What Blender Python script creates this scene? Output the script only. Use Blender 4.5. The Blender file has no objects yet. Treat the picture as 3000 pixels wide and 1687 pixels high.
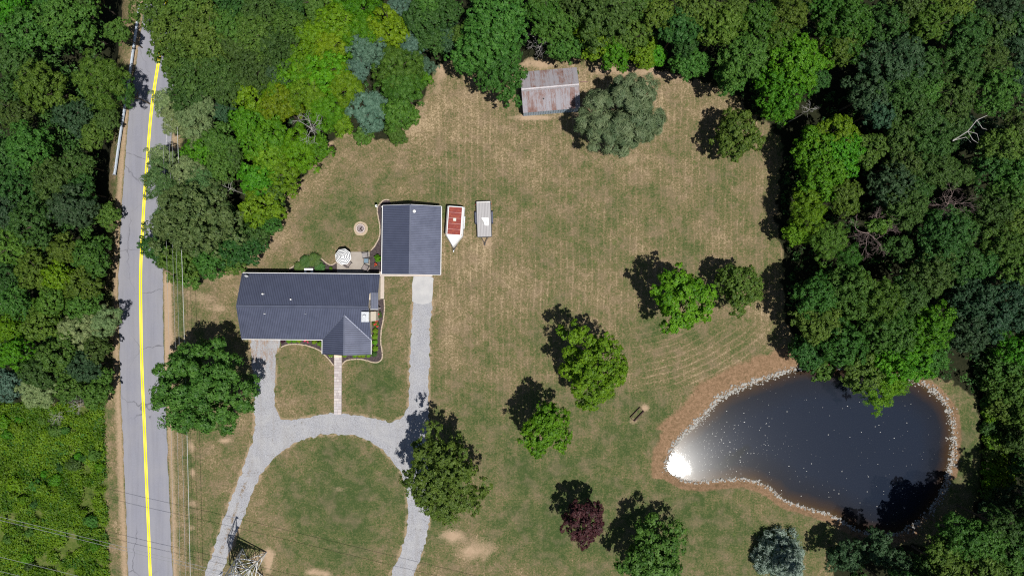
import bpy, bmesh, math, random
import numpy as np
from mathutils import Vector, Matrix, Quaternion
from mathutils.geometry import tessellate_polygon

scene = bpy.context.scene
col = scene.collection
# ------------------------------------------------------------------ camera, sky, sun, exposure
H = 100.0                      # drone height in metres
S = 0.05                       # metres on the ground per photograph pixel
cam_d = bpy.data.cameras.new('camera')
cam_d.lens = 24.0; cam_d.sensor_width = 36.0; cam_d.clip_start = 0.5; cam_d.clip_end = 4000.0
cam = bpy.data.objects.new('camera', cam_d); col.objects.link(cam)
cam.location = (0, 0, H); cam.rotation_euler = (0, 0, 0)
scene.camera = cam

SUN = Vector((0.233, -0.261, 1.0)).normalized()       # towards the sun
world = bpy.data.worlds.new('World'); scene.world = world; world.use_nodes = True
wn = world.node_tree
sky = wn.nodes.new('ShaderNodeTexSky'); sky.sky_type = 'NISHITA'; sky.sun_disc = False
sky.sun_elevation = math.asin(SUN.z); sky.sun_rotation = math.atan2(SUN.x, SUN.y)
wn.links.new(sky.outputs[0], wn.nodes['Background'].inputs[0])
wn.nodes['Background'].inputs[1].default_value = 0.05
sl = bpy.data.lights.new('sun', 'SUN'); sl.energy = 4.9; sl.angle = math.radians(0.53); sl.color = (1.0, 0.965, 0.90)
so = bpy.data.objects.new('sun', sl); col.objects.link(so)
so.rotation_euler = SUN.to_track_quat('Z', 'Y').to_euler(); so.location = SUN * 300
scene.view_settings.view_transform = 'Standard'; scene.view_settings.look = 'None'
scene.view_settings.exposure = 0.12; scene.view_settings.gamma = 1.0
scene.view_settings.use_curve_mapping = False

scene.cycles.use_denoising = False
scene.cycles.filter_width = 1.15
scene.cycles.max_bounces = 6; scene.cycles.diffuse_bounces = 2; scene.cycles.glossy_bounces = 3; scene.cycles.caustics_reflective = False

# ------------------------------------------------------------------ helpers
def W(px, py, h=0.0, z=None):
    """photograph pixel of something at height h -> world point"""
    k = S * (1 - h / H)
    return Vector(((px - 1500) * k, (843.5 - py) * k, h if z is None else z))

def tag(o, label=None, cat=None, group=None, kind=None):
    if label: o['label'] = label
    if cat: o['category'] = cat
    if group: o['group'] = group
    if kind: o['kind'] = kind
    return o

def empty(name, loc=(0, 0, 0), rz=0.0, parent=None):
    o = bpy.data.objects.new(name, None); col.objects.link(o)
    o.empty_display_size = 0.3
    o.location = loc; o.rotation_euler = (0, 0, rz)
    if parent: o.parent = parent
    return o

def link(name, me, parent=None, mat=None):
    o = bpy.data.objects.new(name, me); col.objects.link(o)
    if parent: o.parent = parent
    if mat is not None:
        if len(me.materials) == 0: me.materials.append(mat)
        elif me.materials[0] is not mat:
            o.material_slots[0].link = 'OBJECT'; o.material_slots[0].material = mat
    return o

def np_mesh(name, V, F, smooth=False):
    """V (n,3), F (m,k) -> mesh quickly"""
    V = np.asarray(V, np.float32); F = np.asarray(F, np.int32)
    me = bpy.data.meshes.new(name)
    m, k = F.shape
    me.vertices.add(len(V)); me.vertices.foreach_set('co', V.ravel())
    me.loops.add(m * k); me.loops.foreach_set('vertex_index', F.ravel())
    me.polygons.add(m); me.polygons.foreach_set('loop_start', np.arange(0, m * k, k, dtype=np.int32))
    me.polygons.foreach_set('loop_total', np.full(m, k, np.int32))
    if smooth: me.polygons.foreach_set('use_smooth', np.ones(m, bool))
    me.update(calc_edges=True)
    return me

class MB:
    def __init__(s): s.v = []; s.f = []; s.m = []
    def _add(s, vs, fs, mi=0):
        b = len(s.v); s.v += [tuple(v) for v in vs]
        for f in fs: s.f.append([i + b for i in f]); s.m.append(mi)
        return s
    BF = [(0, 3, 2, 1), (4, 5, 6, 7), (0, 1, 5, 4), (1, 2, 6, 5), (2, 3, 7, 6), (3, 0, 4, 7)]
    def box(s, x0, x1, y0, y1, z0, z1, mi=0):
        return s._add([(x0, y0, z0), (x1, y0, z0), (x1, y1, z0), (x0, y1, z0), (x0, y0, z1), (x1, y0, z1), (x1, y1, z1), (x0, y1, z1)], s.BF, mi)
    def rbox(s, c, size, rz, mi=0):
        c = Vector(c); R = Matrix.Rotation(rz, 3, 'Z'); hx, hy, hz = [q / 2 for q in size]
        vs = [c + R @ Vector(p) for p in ((-hx, -hy, -hz), (hx, -hy, -hz), (hx, hy, -hz), (-hx, hy, -hz), (-hx, -hy, hz), (hx, -hy, hz), (hx, hy, hz), (-hx, hy, hz))]
        return s._add(vs, s.BF, mi)
    def beam(s, p, q, w, h=None, up=(0, 0, 1), mi=0):
        p, q = Vector(p), Vector(q); h = w if h is None else h
        d = (q - p).normalized(); u = Vector(up)
        if abs(d.dot(u)) > .98: u = Vector((1, 0, 0))
        a = d.cross(u).normalized() * (w / 2); b = a.cross(d).normalized() * (h / 2)
        vs = [p - a - b, p + a - b, p + a + b, p - a + b, q - a - b, q + a - b, q + a + b, q - a + b]
        return s._add(vs, s.BF, mi)
    def tube(s, pts, rs, n=6, cap=True, mi=0):
        pts = [Vector(p) for p in pts]
        if not hasattr(rs, '__len__'): rs = [rs] * len(pts)
        b = len(s.v); ref = None
        for i, p in enumerate(pts):
            d = (pts[min(i + 1, len(pts) - 1)] - pts[max(i - 1, 0)]).normalized()
            if ref is None: ref = Vector((0, 0, 1)) if abs(d.z) < .9 else Vector((1, 0, 0))
            a = d.cross(ref).normalized(); c = a.cross(d)
            for k in range(n):
                t = 2 * math.pi * k / n
                s.v.append(tuple(p + (a * math.cos(t) + c * math.sin(t)) * rs[i]))
        for i in range(len(pts) - 1):
            for k in range(n):
                k2 = (k + 1) % n
                s.f.append([b + i * n + k, b + i * n + k2, b + (i + 1) * n + k2, b + (i + 1) * n + k]); s.m.append(mi)
        if cap:
            s.f.append([b + k for k in range(n)][::-1]); s.m.append(mi)
            s.f.append([b + (len(pts) - 1) * n + k for k in range(n)]); s.m.append(mi)
        return s
    def cyl(s, c, r, z0, z1, n=16, mi=0, r2=None):
        r2 = r if r2 is None else r2
        vs = [(c[0] + r * math.cos(2 * math.pi * k / n), c[1] + r * math.sin(2 * math.pi * k / n), z0) for k in range(n)]
        vs += [(c[0] + r2 * math.cos(2 * math.pi * k / n), c[1] + r2 * math.sin(2 * math.pi * k / n), z1) for k in range(n)]
        fs = [[k, (k + 1) % n, n + (k + 1) % n, n + k] for k in range(n)] + [list(range(n))[::-1], list(range(n, 2 * n))]
        return s._add(vs, fs, mi)
    def prism(s, poly, z0, z1, mi=0):
        """poly: list of (x,y) ; caps tessellated; z may be callables"""
        f0 = z0 if callable(z0) else (lambda x, y: z0); f1 = z1 if callable(z1) else (lambda x, y: z1)
        a = sum(poly[i - 1][0] * poly[i][1] - poly[i][0] * poly[i - 1][1] for i in range(len(poly)))
        if a < 0: poly = poly[::-1]
        n = len(poly)
        vs = [(x, y, f0(x, y)) for x, y in poly] + [(x, y, f1(x, y)) for x, y in poly]
        fs = [[k, (k + 1) % n, n + (k + 1) % n, n + k] for k in range(n)]
        for t in tessellate_polygon([[Vector((x, y, 0)) for x, y in poly]]):
            A, B, C = [Vector(poly[i]) for i in t]
            if (B - A).x * (C - A).y - (B - A).y * (C - A).x < 0: t = t[::-1]
            fs.append([n + i for i in t]); fs.append([i for i in t][::-1])
        return s._add(vs, fs, mi)
    def build(s, name, mats, parent=None, smooth=False):
        me = bpy.data.meshes.new(name); me.from_pydata(s.v, [], s.f)
        mats = mats if isinstance(mats, (list, tuple)) else [mats]
        for m in mats: me.materials.append(m)
        if len(mats) > 1: me.polygons.foreach_set('material_index', s.m)
        if smooth: me.polygons.foreach_set('use_smooth', [True] * len(me.polygons))
        me.update()
        o = bpy.data.objects.new(name, me); col.objects.link(o)
        if parent: o.parent = parent
        return o

def copy_tree(o, parent=None):
    c = o.copy(); col.objects.link(c)
    if parent: c.parent = parent; c.matrix_parent_inverse = o.matrix_parent_inverse.copy()
    for ch in list(o.children): copy_tree(ch, c)
    return c

def drop_key(o, k):
    if k in o: del o[k]

# numpy lattice noise ------------------------------------------------
_rs = np.random.RandomState(11)
_lat = _rs.rand(256, 256)
def vnoise(x, y):
    xi = np.floor(x).astype(int); yi = np.floor(y).astype(int); fx = x - xi; fy = y - yi
    fx = fx * fx * (3 - 2 * fx); fy = fy * fy * (3 - 2 * fy)
    g = lambda a, b: _lat[a & 255, b & 255]
    return (g(xi, yi) * (1 - fx) + g(xi + 1, yi) * fx) * (1 - fy) + (g(xi, yi + 1) * (1 - fx) + g(xi + 1, yi + 1) * fx) * fy
def fbm(x, y, o=3):
    r = 0; a = 1; t = 0
    for k in range(o): r = r + a * vnoise(x * 2 ** k + 17.3 * k, y * 2 ** k - 9.1 * k); t += a; a *= .55; x, y = .8 * x - .6 * y, .6 * x + .8 * y
    return r / t
def sstep(a, b, x):
    t = np.clip((x - a) / (b - a), 0, 1); return t * t * (3 - 2 * t)

def sdf(poly, X, Y):
    """signed distance to polygon (world xy), positive outside"""
    P = np.array([(p[0], p[1]) for p in poly], float); n = len(P)
    d = np.full(X.shape, 1e18); ins = np.zeros(X.shape, bool)
    for i in range(n):
        a = P[i]; b = P[(i + 1) % n]; ex, ey = b - a
        wx = X - a[0]; wy = Y - a[1]
        t = np.clip((wx * ex + wy * ey) / (ex * ex + ey * ey + 1e-12), 0, 1)
        d = np.minimum(d, (wx - ex * t) ** 2 + (wy - ey * t) ** 2)
        c = (a[1] > Y) != (b[1] > Y)
        with np.errstate(divide='ignore', invalid='ignore'):
            ins ^= c & (X < (b[0] - a[0]) * (Y - a[1]) / (b[1] - a[1] + 1e-18) + a[0])
    d = np.sqrt(d); return np.where(ins, -d, d)

def wpoly(pts): return [tuple(W(*p).xy) for p in pts]
def smooth_poly(P, it=2, closed=True):
    P = [Vector(p) for p in P]
    for _ in range(it):
        Q = []
        rng = range(len(P)) if closed else range(len(P) - 1)
        if not closed: Q.append(P[0])
        for i in rng:
            a, b = P[i], P[(i + 1) % len(P)]
            Q += [a * .75 + b * .25, a * .25 + b * .75]
        if not closed: Q.append(P[-1])
        P = Q
    return [tuple(p) for p in P]

# ------------------------------------------------------------------ material helpers
class Mat:
    def __init__(s, name, rough=.8, spec=.3, metal=0.0, color=None):
        s.mat = bpy.data.materials.new(name); s.mat.use_nodes = True
        s.t = s.mat.node_tree; s.n = s.t.nodes; s.b = s.n['Principled BSDF']
        s.b.inputs['Roughness'].default_value = rough; s.b.inputs['Metallic'].default_value = metal
        s.b.inputs['Specular IOR Level'].default_value = spec
        if color: s.b.inputs['Base Color'].default_value = (*color, 1)
        s._pos = None
    def L(s, a, b): s.t.links.new(a, b)
    def pos(s):
        if s._pos is None: s._pos = s.n.new('ShaderNodeNewGeometry').outputs['Position']
        return s._pos
    def obj(s): return s.n.new('ShaderNodeTexCoord').outputs['Object']
    def mapped(s, v, sc=(1, 1, 1), rot=(0, 0, 0), loc=(0, 0, 0)):
        m = s.n.new('ShaderNodeMapping'); m.inputs['Scale'].default_value = sc; m.inputs['Rotation'].default_value = rot; m.inputs['Location'].default_value = loc
        s.L(v, m.inputs['Vector']); return m.outputs[0]
    def noise(s, scale, detail=3, rough=.55, v=None, dist=0):
        n = s.n.new('ShaderNodeTexNoise'); n.inputs['Scale'].default_value = scale; n.inputs['Detail'].default_value = detail
        n.inputs['Roughness'].default_value = rough; n.inputs['Distortion'].default_value = dist
        s.L(v if v is not None else s.pos(), n.inputs['Vector']); return n.outputs['Fac']
    def voro(s, scale, v=None, out='Color'):
        n = s.n.new('ShaderNodeTexVoronoi'); n.inputs['Scale'].default_value = scale
        s.L(v if v is not None else s.pos(), n.inputs['Vector']); return n.outputs[out]
    def math(s, op, a, b=None, clamp=False):
        n = s.n.new('ShaderNodeMath'); n.operation = op; n.use_clamp = clamp
        for i, q in enumerate((a, b)):
            if q is None: continue
            if isinstance(q, (int, float)): n.inputs[i].default_value = q
            else: s.L(q, n.inputs[i])
        return n.outputs[0]
    def rng(s, f, a, b, c=0, d=1):
        n = s.n.new('ShaderNodeMapRange'); n.clamp = True
        for i, q in zip((1, 2, 3, 4), (a, b, c, d)): n.inputs[i].default_value = q
        s.L(f, n.inputs[0]); return n.outputs[0]
    def ramp(s, f, stops):
        n = s.n.new('ShaderNodeValToRGB'); e = n.color_ramp.elements
        while len(e) < len(stops): e.new(0.5)
        for q, (p, c) in zip(e, stops): q.position = p; q.color = (*c, 1)
        s.L(f, n.inputs[0]); return n.outputs[0]
    def mix(s, f, a, b, mode='MIX'):
        n = s.n.new('ShaderNodeMix'); n.data_type = 'RGBA'; n.blend_type = mode
        for i, q in ((0, f), (6, a), (7, b)):
            if isinstance(q, (int, float)): n.inputs[i].default_value = q
            elif isinstance(q, tuple): n.inputs[i].default_value = (*q, 1)
            else: s.L(q, n.inputs[i])
        return n.outputs[2]
    def attr(s, name, out='Fac'):
        n = s.n.new('ShaderNodeAttribute'); n.attribute_name = name; return n.outputs[out]
    def split(s, c):
        n = s.n.new('ShaderNodeSeparateColor'); s.L(c, n.inputs[0]); return n.outputs
    def rand(s): return s.n.new('ShaderNodeObjectInfo').outputs['Random']
    def col(s, c): s.L(c, s.b.inputs['Base Color']); return s
    def bump(s, h, st=.4, dist=.05):
        n = s.n.new('ShaderNodeBump'); n.inputs['Strength'].default_value = st; n.inputs['Distance'].default_value = dist
        s.L(h, n.inputs['Height']); s.L(n.outputs[0], s.b.inputs['Normal']); return s

def plain(name, c, rough=.6, spec=.3, metal=0.0, var=.18, scale=3.0):
    m = Mat(name, rough, spec, metal)
    n = m.noise(scale, 4, .6)
    m.col(m.mix(m.rng(n, .3, .7), tuple(q * (1 - var) for q in c), tuple(min(1, q * (1 + var)) for q in c)))
    return m.mat

def leafmat(name, a, b, trans=.28, hue=.03):
    m = Mat(name, .55, .25)
    t = m.attr('tint')
    c = m.mix(t, a, b)
    hs = m.n.new('ShaderNodeHueSaturation'); m.L(c, hs.inputs['Color'])
    r = m.rand()
    m.L(m.rng(r, 0, 1, .5 - hue, .5 + hue), hs.inputs['Hue'])
    m.L(m.rng(m.math('FRACT', m.math('MULTIPLY', r, 7.31)), 0, 1, .86, 1.16), hs.inputs['Value'])
    m.col(hs.outputs[0])
    tr = m.n.new('ShaderNodeBsdfTranslucent'); 
    tc = m.mix(.5, hs.outputs[0], (a[0] * 1.6 + .02, b[1] * 1.5, .01))
    m.L(tc, tr.inputs['Color'])
    mx = m.n.new('ShaderNodeMixShader'); mx.inputs[0].default_value = trans
    m.L(m.b.outputs[0], mx.inputs[1]); m.L(tr.outputs[0], mx.inputs[2])
    m.L(mx.outputs[0], m.n['Material Output'].inputs['Surface'])
    return m.mat
# ------------------------------------------------------------------ outlines traced on the ground (photograph pixels)
ROAD_C = [(560, -400), (530, -200), (493, -30), (482, 60), (474, 130), (462, 200), (449, 283), (441, 354), (435, 433), (429.5, 503), (424, 570), (420, 640), (414, 749), (412, 835), (414, 953), (415, 1032), (418, 1117), (424, 1254), (430, 1412), (436, 1550), (441, 1687), (449, 1850), (462, 2100)]
DRIVE = [(735, 994), (737, 1052), (743, 1117), (746, 1184), (745, 1266), (733, 1310), (708, 1384), (684, 1443), (657, 1514), (629, 1601), (600, 1683), (560, 1790), (520, 1880),
         (580, 1880), (612, 1790), (649, 1687), (674, 1613), (696, 1554), (720, 1495), (740, 1441), (763, 1392), (791, 1353), (819, 1325), (858, 1300), (897, 1284), (945, 1272), (992, 1271), (1039, 1276), (1086, 1291), (1121, 1317), (1153, 1349), (1176, 1388), (1190, 1425), (1194, 1463), (1196, 1503), (1191, 1550), (1184, 1589), (1169, 1628), (1143, 1687), (1110, 1780), (1080, 1860),
         (1150, 1860), (1178, 1780), (1211, 1687), (1232, 1632), (1245, 1597), (1254, 1562), (1256, 1520), (1257, 1450), (1253, 1370), (1247, 1290), (1253, 1230), (1255, 1200), (1255, 1117), (1258, 1052), (1260, 965), (1265, 884),
         (1209, 884), (1207, 934), (1203, 993), (1199, 1130), (1196, 1195), (1178, 1222), (1150, 1237), (1114, 1231), (1078, 1221), (1015, 1213), (960, 1211), (909, 1221), (854, 1230), (822, 1229), (809, 1203), (803, 1164), (806, 1110), (809, 1034), (818, 1018), (823, 994)]
POND = [(1954, 1369), (1962, 1341), (1974, 1314), (1997, 1282), (2033, 1251), (2064, 1221), (2088, 1196), (2108, 1172), (2139, 1152), (2182, 1133), (2226, 1119), (2279, 1099), (2319, 1085), (2370, 1078), (2450, 1080), (2540, 1085), (2620, 1096), (2680, 1113), (2724, 1137), (2751, 1160), (2779, 1188), (2789, 1219), (2797, 1274), (2795, 1322), (2789, 1369), (2779, 1416), (2755, 1459), (2732, 1495), (2708, 1526), (2665, 1554), (2614, 1569), (2555, 1569), (2492, 1545), (2448, 1512), (2389, 1495), (2338, 1480), (2307, 1471), (2283, 1451), (2260, 1432), (2218, 1411), (2182, 1403), (2151, 1403), (2104, 1408), (2052, 1414), (2013, 1410), (1982, 1399), (1962, 1385)]
WOODS_L = [(-700, -500), (365, -500), (350, -60), (335, 60), (322, 150), (312, 300), (296, 430), (285, 520), (285, 640), (292, 700), (303, 800), (296, 900), (296, 1000), (300, 1100), (302, 1185), (-700, 1185)]
SCRUB = [(-700, 1185), (302, 1185), (310, 1400), (318, 1687), (328, 1950), (-700, 1950)]
WOODS_R = [(510, -500), (510, -60), (512, 120), (502, 260), (508, 385), (535, 400), (530, 445), (495, 480), (482, 560), (478, 700), (485, 790), (520, 800), (590, 788), (690, 755), (735, 722), (752, 660), (795, 640), (828, 560), (895, 510), (930, 440), (962, 418), (1010, 385), (1060, 400), (1150, 408), (1190, 340), (1230, 290), (1268, 200), (1300, 175), (1345, 180), (1400, 200), (1545, 175), (1575, 165), (1690, 172), (1900, 182), (1950, 215), (2040, 230), (2130, 262), (2200, 330), (2265, 370), (2292, 430), (2285, 520), (2275, 640), (2290, 720), (2300, 900), (2332, 1035), (2400, 1058), (2650, 1088), (2780, 1118), (2868, 1168), (2880, 1300), (2868, 1420), (2850, 1500), (2760, 1590), (2650, 1602), (2500, 1600), (2450, 1645), (2420, 1950), (3700, 1950), (3700, -500)]
BED_NW = [(848, 788), (863, 779), (871, 771), (881, 759), (888, 752), (900, 749), (916, 746), (930, 748), (938, 753), (946, 761), (953, 768), (963, 774), (971, 777), (978, 774), (982, 770), (986.5, 770), (986.5, 806), (848, 806)]
BED_NE = [(1113, 597), (1122, 588), (1131, 585), (1141, 587), (1146, 597), (1146, 612), (1124, 612), (1124, 797), (1084, 797), (1084, 738), (1088, 733), (1098, 722), (1106, 707), (1112, 694), (1114, 673), (1113, 663), (1110, 642), (1106, 624), (1105, 609)]
BED_SW = [(824, 990), (824, 1017), (836, 1011), (854, 1007), (889, 1009), (908, 1014), (927, 1021), (940, 1028), (952, 1039), (961, 1049), (972, 1062), (978, 1070), (978, 990)]
BED_SE = [(1003, 1000), (1003, 1068), (1009, 1059), (1020, 1053), (1053, 1051), (1071, 1054), (1089, 1060), (1103, 1062), (1114, 1058), (1121, 1048), (1120, 1029), (1116, 1007), (1116, 988), (1117, 968), (1121, 949), (1125, 928), (1127, 908), (1127, 894), (1126, 876), (1090, 876), (1090, 1000)]
PATIO = [(987.5, 738), (1083, 738), (1083, 800), (987.5, 800)]

road_c = [tuple(W(*p).xy) for p in ROAD_C]
pond_w = smooth_poly(wpoly(POND), 1)
drive_w = wpoly(DRIVE)
WATER_Z = -0.42

def polyline_dist(P, X, Y):
    d = np.full(X.shape, 1e18); side = np.zeros(X.shape)
    for a, b in zip(P[:-1], P[1:]):
        ex, ey = b[0] - a[0], b[1] - a[1]; wx = X - a[0]; wy = Y - a[1]
        t = np.clip((wx * ex + wy * ey) / (ex * ex + ey * ey), 0, 1)
        q = (wx - ex * t) ** 2 + (wy - ey * t) ** 2
        s = ex * wy - ey * wx
        side = np.where(q < d, s, side); d = np.minimum(d, q)
    return np.sqrt(d) * np.sign(side)          # + on the left of travel (east side when travelling south)

# ------------------------------------------------------------------ ground sheet
def axis(lo, hi, step, far):
    core = np.arange(lo, hi + 1e-6, step); out = []; d = step; x = hi
    while x < far: d *= 1.35; x += d; out.append(x)
    out = np.array(out); low = lo - (out - hi)
    return np.concatenate([low[::-1], core, out])
gx = axis(-84, 84, .3, 1500); gy = axis(-50, 50, .3, 1500)
GX, GY = np.meshgrid(gx, gy)
X, Y = GX.ravel(), GY.ravel()
sd_pond = sdf(pond_w, X, Y); sd_drive = sdf(drive_w, X, Y); d_road = polyline_dist(road_c, X, Y)
sd_wl = sdf(wpoly(WOODS_L), X, Y); sd_wr = sdf(wpoly(WOODS_R), X, Y); sd_sc = sdf(wpoly(SCRUB), X, Y)
PXX = X / S + 1500; PYY = 843.5 - Y / S               # ground pixel of each vertex
def ground_z(sd):
    z = np.where(sd > 0, WATER_Z * (1 - sstep(0.0, 1.5, sd)), WATER_Z - 1.5 * sstep(0, 5, -sd))
    return z
def terrain(px, py):
    """the ground falls away beyond the pond's dam (right) and beyond the guard rail (left)"""
    d = -6.0 * sstep(2874, 2985, px) * sstep(1000, 1120, py) * (1 - sstep(1500, 1600, py))
    l = -6.5 * (1 - sstep(205, 352, px + .07 * (py - 500) * (py < 500))) * (1 - .62 * sstep(600, 900, py))
    l = l * (1 - sstep(1080, 1185, py))
    return d + l
Z = ground_z(sd_pond) + terrain(PXX, PYY)

dry = np.full(X.shape, .475)
def blob(px, py, sx, sy, a, arr):
    arr += a * np.exp(-((PXX - px) / sx) ** 2 - ((PYY - py) / sy) ** 2)
for b in [(1240, 1450, 300, 260, -.06), (990, 1480, 200, 190, -.24), (880, 1120, 70, 90, -.16), (1090, 1130, 90, 100, -.2), (1110, 960, 60, 120, -.1), (1700, 1350, 300, 300, -.2), (2000, 1560, 330, 130, -.27), (2150, 1460, 150, 60, -.12),
          (1050, 600, 120, 90, -.13), (950, 700, 70, 60, -.18), (1280, 600, 40, 80, -.2), (1010, 560, 60, 40, -.1), (1950, 1250, 90, 80, -.2), (1520, 900, 80, 260, -.05), (1900, 700, 90, 200, -.05),
          (1500, 330, 300, 130, .1), (1800, 260, 250, 90, .16), (1250, 380, 120, 90, .2), (920, 520, 90, 70, .22), (800, 700, 70, 70, .14), (2000, 430, 200, 200, .08), (1430, 800, 160, 220, .12), (1300, 900, 60, 150, .08),
          (640, 860, 60, 80, .2), (1700, 480, 200, 60, .07), (2130, 700, 130, 120, .04), (600, 1400, 60, 160, -.06), (560, 1270, 30, 90, -.05), (2845, 1290, 60, 190, -.3), (1600, 1550, 200, 120, -.1), (1350, 1640, 90, 60, .1), (760, 1640, 60, 60, .1)]:
    blob(*b, dry)
dry += (fbm(X * .16 + 3, Y * .16, 4) - .5) * .5 + (fbm(X * .55 + 40, Y * .55 + 9, 3) - .5) * .42
# streaks left by mowing: straight north-south passes on the big lawn, curved passes above the pond and behind the house
wob = (fbm(X * .05, Y * .05 + 7, 2) - .5) * 3.0
arc_r = np.hypot(PXX - 1760, PYY - 420)
arcm = sstep(1820, 1900, PXX) * sstep(930, 980, PYY) * (1 - sstep(1120, 1180, PYY)) * (1 - sstep(2260, 2330, PXX))
bk = (1 - sstep(1180, 1300, PXX)) * (1 - sstep(640, 760, PYY)) * sstep(700, 760, PXX)
u = (PXX * .55 + PYY * .83)
bkst = (fbm(u * .055, (PXX * .83 - PYY * .55) * .006, 2) - .5) * 2.6 * bk
dry += .08 * bkst
m_straight = sstep(1180, 1300, PXX) * (1 - arcm) * (.2 + 1.0 * fbm(X * .22, Y * .12 + 4, 3)) * (1 - .55 * sstep(1100, 1350, PYY)); m_arc = arcm * (.5 + .7 * fbm(X * .3, Y * .3, 2))
soil = np.zeros(X.shape)
for b in [(1570, 185, 60, 18, .8), (1800, 205, 150, 16, .8), (1980, 222, 90, 22, .55), (2045, 265, 60, 25, .4), (1690, 470, 160, 26, .35), (1850, 470, 60, 20, .3), (1570, 345, 90, 8, .8), (1530, 345, 14, 10, .6), (1320, 1568, 36, 20, .62), (1405, 1610, 44, 24, .62), (1375, 1605, 100, 60, .34), (915, 1676, 26, 14, .9), (955, 1685, 22, 12, .9), (990, 1436, 28, 16, .5), (787, 1622, 20, 22, .8), (786, 1665, 14, 26, .8), (745, 1640, 28, 26, .55),
          (960, 425, 22, 24, .85), (1000, 392, 30, 14, .6), (1285, 240, 26, 50, .6), (1300, 190, 22, 24, .6), (860, 530, 30, 22, .5), (780, 640, 24, 26, .6), (725, 735, 24, 24, .6), (640, 810, 70, 14, .5), (610, 880, 40, 30, .35), (560, 850, 40, 40, .35), (640, 905, 34, 14, .5), (1455, 655, 14, 30, .5), (1424, 712, 22, 20, .6), (1345, 820, 30, 20, .3), (1890, 1195, 14, 14, .8), (1856, 1232, 16, 12, .7), (660, 1290, 26, 9, .7), (560, 1310, 14, 20, .6), (566, 1385, 12, 12, .7), (566, 1475, 16, 12, .6), (560, 1545, 14, 12, .6), (1560, 1030, 30, 60, .2), (1990, 965, 60, 14, .3), (2000, 1020, 60, 14, .25), (2280, 1520, 10, 10, .2), (1660, 1110, 70, 10, .25), (2130, 710, 60, 34, .3), (1290, 1020, 10, 60, .15)]:
    blob(*b, soil)
soil *= .25 + 1.5 * fbm(X * .8 + 5, Y * .8 - 30, 4)
# margins of drive and road
edge_n = fbm(X * 1.1, Y * 1.1, 2)
soil += .62 * (1 - sstep(.05, .45 + .55 * edge_n, np.abs(sd_drive))) * sstep(.36, .52, edge_n)
ad = np.abs(d_road)
verge = 1 - sstep(3.6, 4.6 + edge_n, ad)
soil += verge * (.75 * sstep(3.0, 3.6, ad)) * np.where(d_road > 0, .8 + .3 * (fbm(X * .3, Y * .06, 2)), 1.0)
r_v = (d_road > 0) * (PYY > 820) * (1 - sstep(6.8, 7.6, ad))                      # mown right-hand verge with long tan and green bands
dry += r_v * (np.sin(ad * 2.5 + fbm(X * .3, Y * .08, 2) * 4) * .17)
soil += r_v * .5 * sstep(.5, .72, fbm(d_road * 1.4 + 50, Y * .05, 2)) * (1 - sstep(900, 1300, PYY) * .6)
l_v = (d_road < 0) * (1 - sstep(5.2, 6.2, ad)) * sstep(4.0, 4.6, ad)
dry += l_v * (fbm(X * .9, Y * .9, 2) - .6) * .6
# pond bank
bank_w = np.where(PYY < 1400, 3.3, 1.5) * np.where(PXX > 2690, .38, 1.0) * np.where((PXX < 2350) & (PYY < 1260), 1.35, 1.0)
bn = fbm(X * .35 + 9, Y * .35, 3)
red = (1 - sstep(bank_w * .55, bank_w * (.8 + .5 * bn), sd_pond)) * (sd_pond > -1.2)
red = np.clip(red * (.65 + .6 * bn), 0, 1)
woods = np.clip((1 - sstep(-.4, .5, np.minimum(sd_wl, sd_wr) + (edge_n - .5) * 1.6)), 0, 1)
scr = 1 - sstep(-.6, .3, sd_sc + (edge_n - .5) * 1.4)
far = sstep(52, 60, np.maximum(np.abs(X) - 30, np.abs(Y)))
dry = dry + far * .02
colA = np.stack([np.clip(dry, 0, 1), np.clip(soil, 0, 1), red, m_arc], 1)
colB = np.stack([woods, scr, np.clip(-sd_pond / 3, 0, 1), m_straight], 1)
ny, nx = GX.shape
idx = np.arange(nx * ny).reshape(ny, nx)
F = np.stack([idx[:-1, :-1], idx[:-1, 1:], idx[1:, 1:], idx[1:, :-1]], -1).reshape(-1, 4)
g_me = np_mesh('ground', np.stack([X, Y, Z], 1), F, smooth=True)
for nm, c in (('gA', colA), ('gB', colB)):
    a = g_me.attributes.new(nm, 'FLOAT_COLOR', 'POINT'); a.data.foreach_set('color', c.astype(np.float32).ravel())

m = Mat('dry_lawn', .95, .08)
A = m.split(m.attr('gA', 'Color')); B = m.split(m.attr('gB', 'Color'))
n_s = m.noise(.8, 4, .65); n_m = m.noise(2.0, 4, .7, dist=.8); n_f = m.noise(4.2, 4, .85, dist=.3)
d = m.math('ADD', A[0], m.math('MULTIPLY', m.math('SUBTRACT', n_s, .5), .45))
d = m.math('ADD', d, m.math('MULTIPLY', m.math('SUBTRACT', n_m, .5), .8))
d = m.math('ADD', d, m.math('MULTIPLY', m.math('SUBTRACT', n_f, .5), 2.1))
pz = m.n.new('ShaderNodeSeparateXYZ'); m.L(m.pos(), pz.inputs[0])
wob = m.math('MULTIPLY', m.noise(.09, 2, .5), 1.3)
def passes(coord, mask, amp):
    s = m.math('SINE', m.math('MULTIPLY', m.math('ADD', coord, wob), 2 * math.pi / .93))
    t = m.math('POWER', m.math('MAXIMUM', s, 0.0), 3.0)
    return m.math('MULTIPLY', m.math('SUBTRACT', t, .22), m.math('MULTIPLY', mask, amp))
arc = m.n.new('ShaderNodeVectorMath'); arc.operation = 'DISTANCE'; m.L(m.pos(), arc.inputs[0]); arc.inputs[1].default_value = W(1760, 420)
d = m.math('ADD', d, passes(pz.outputs[0], m.attr('gB', 'Alpha'), .19))
d = m.math('ADD', d, passes(arc.outputs['Value'], m.attr('gA', 'Alpha'), .24))
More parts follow.
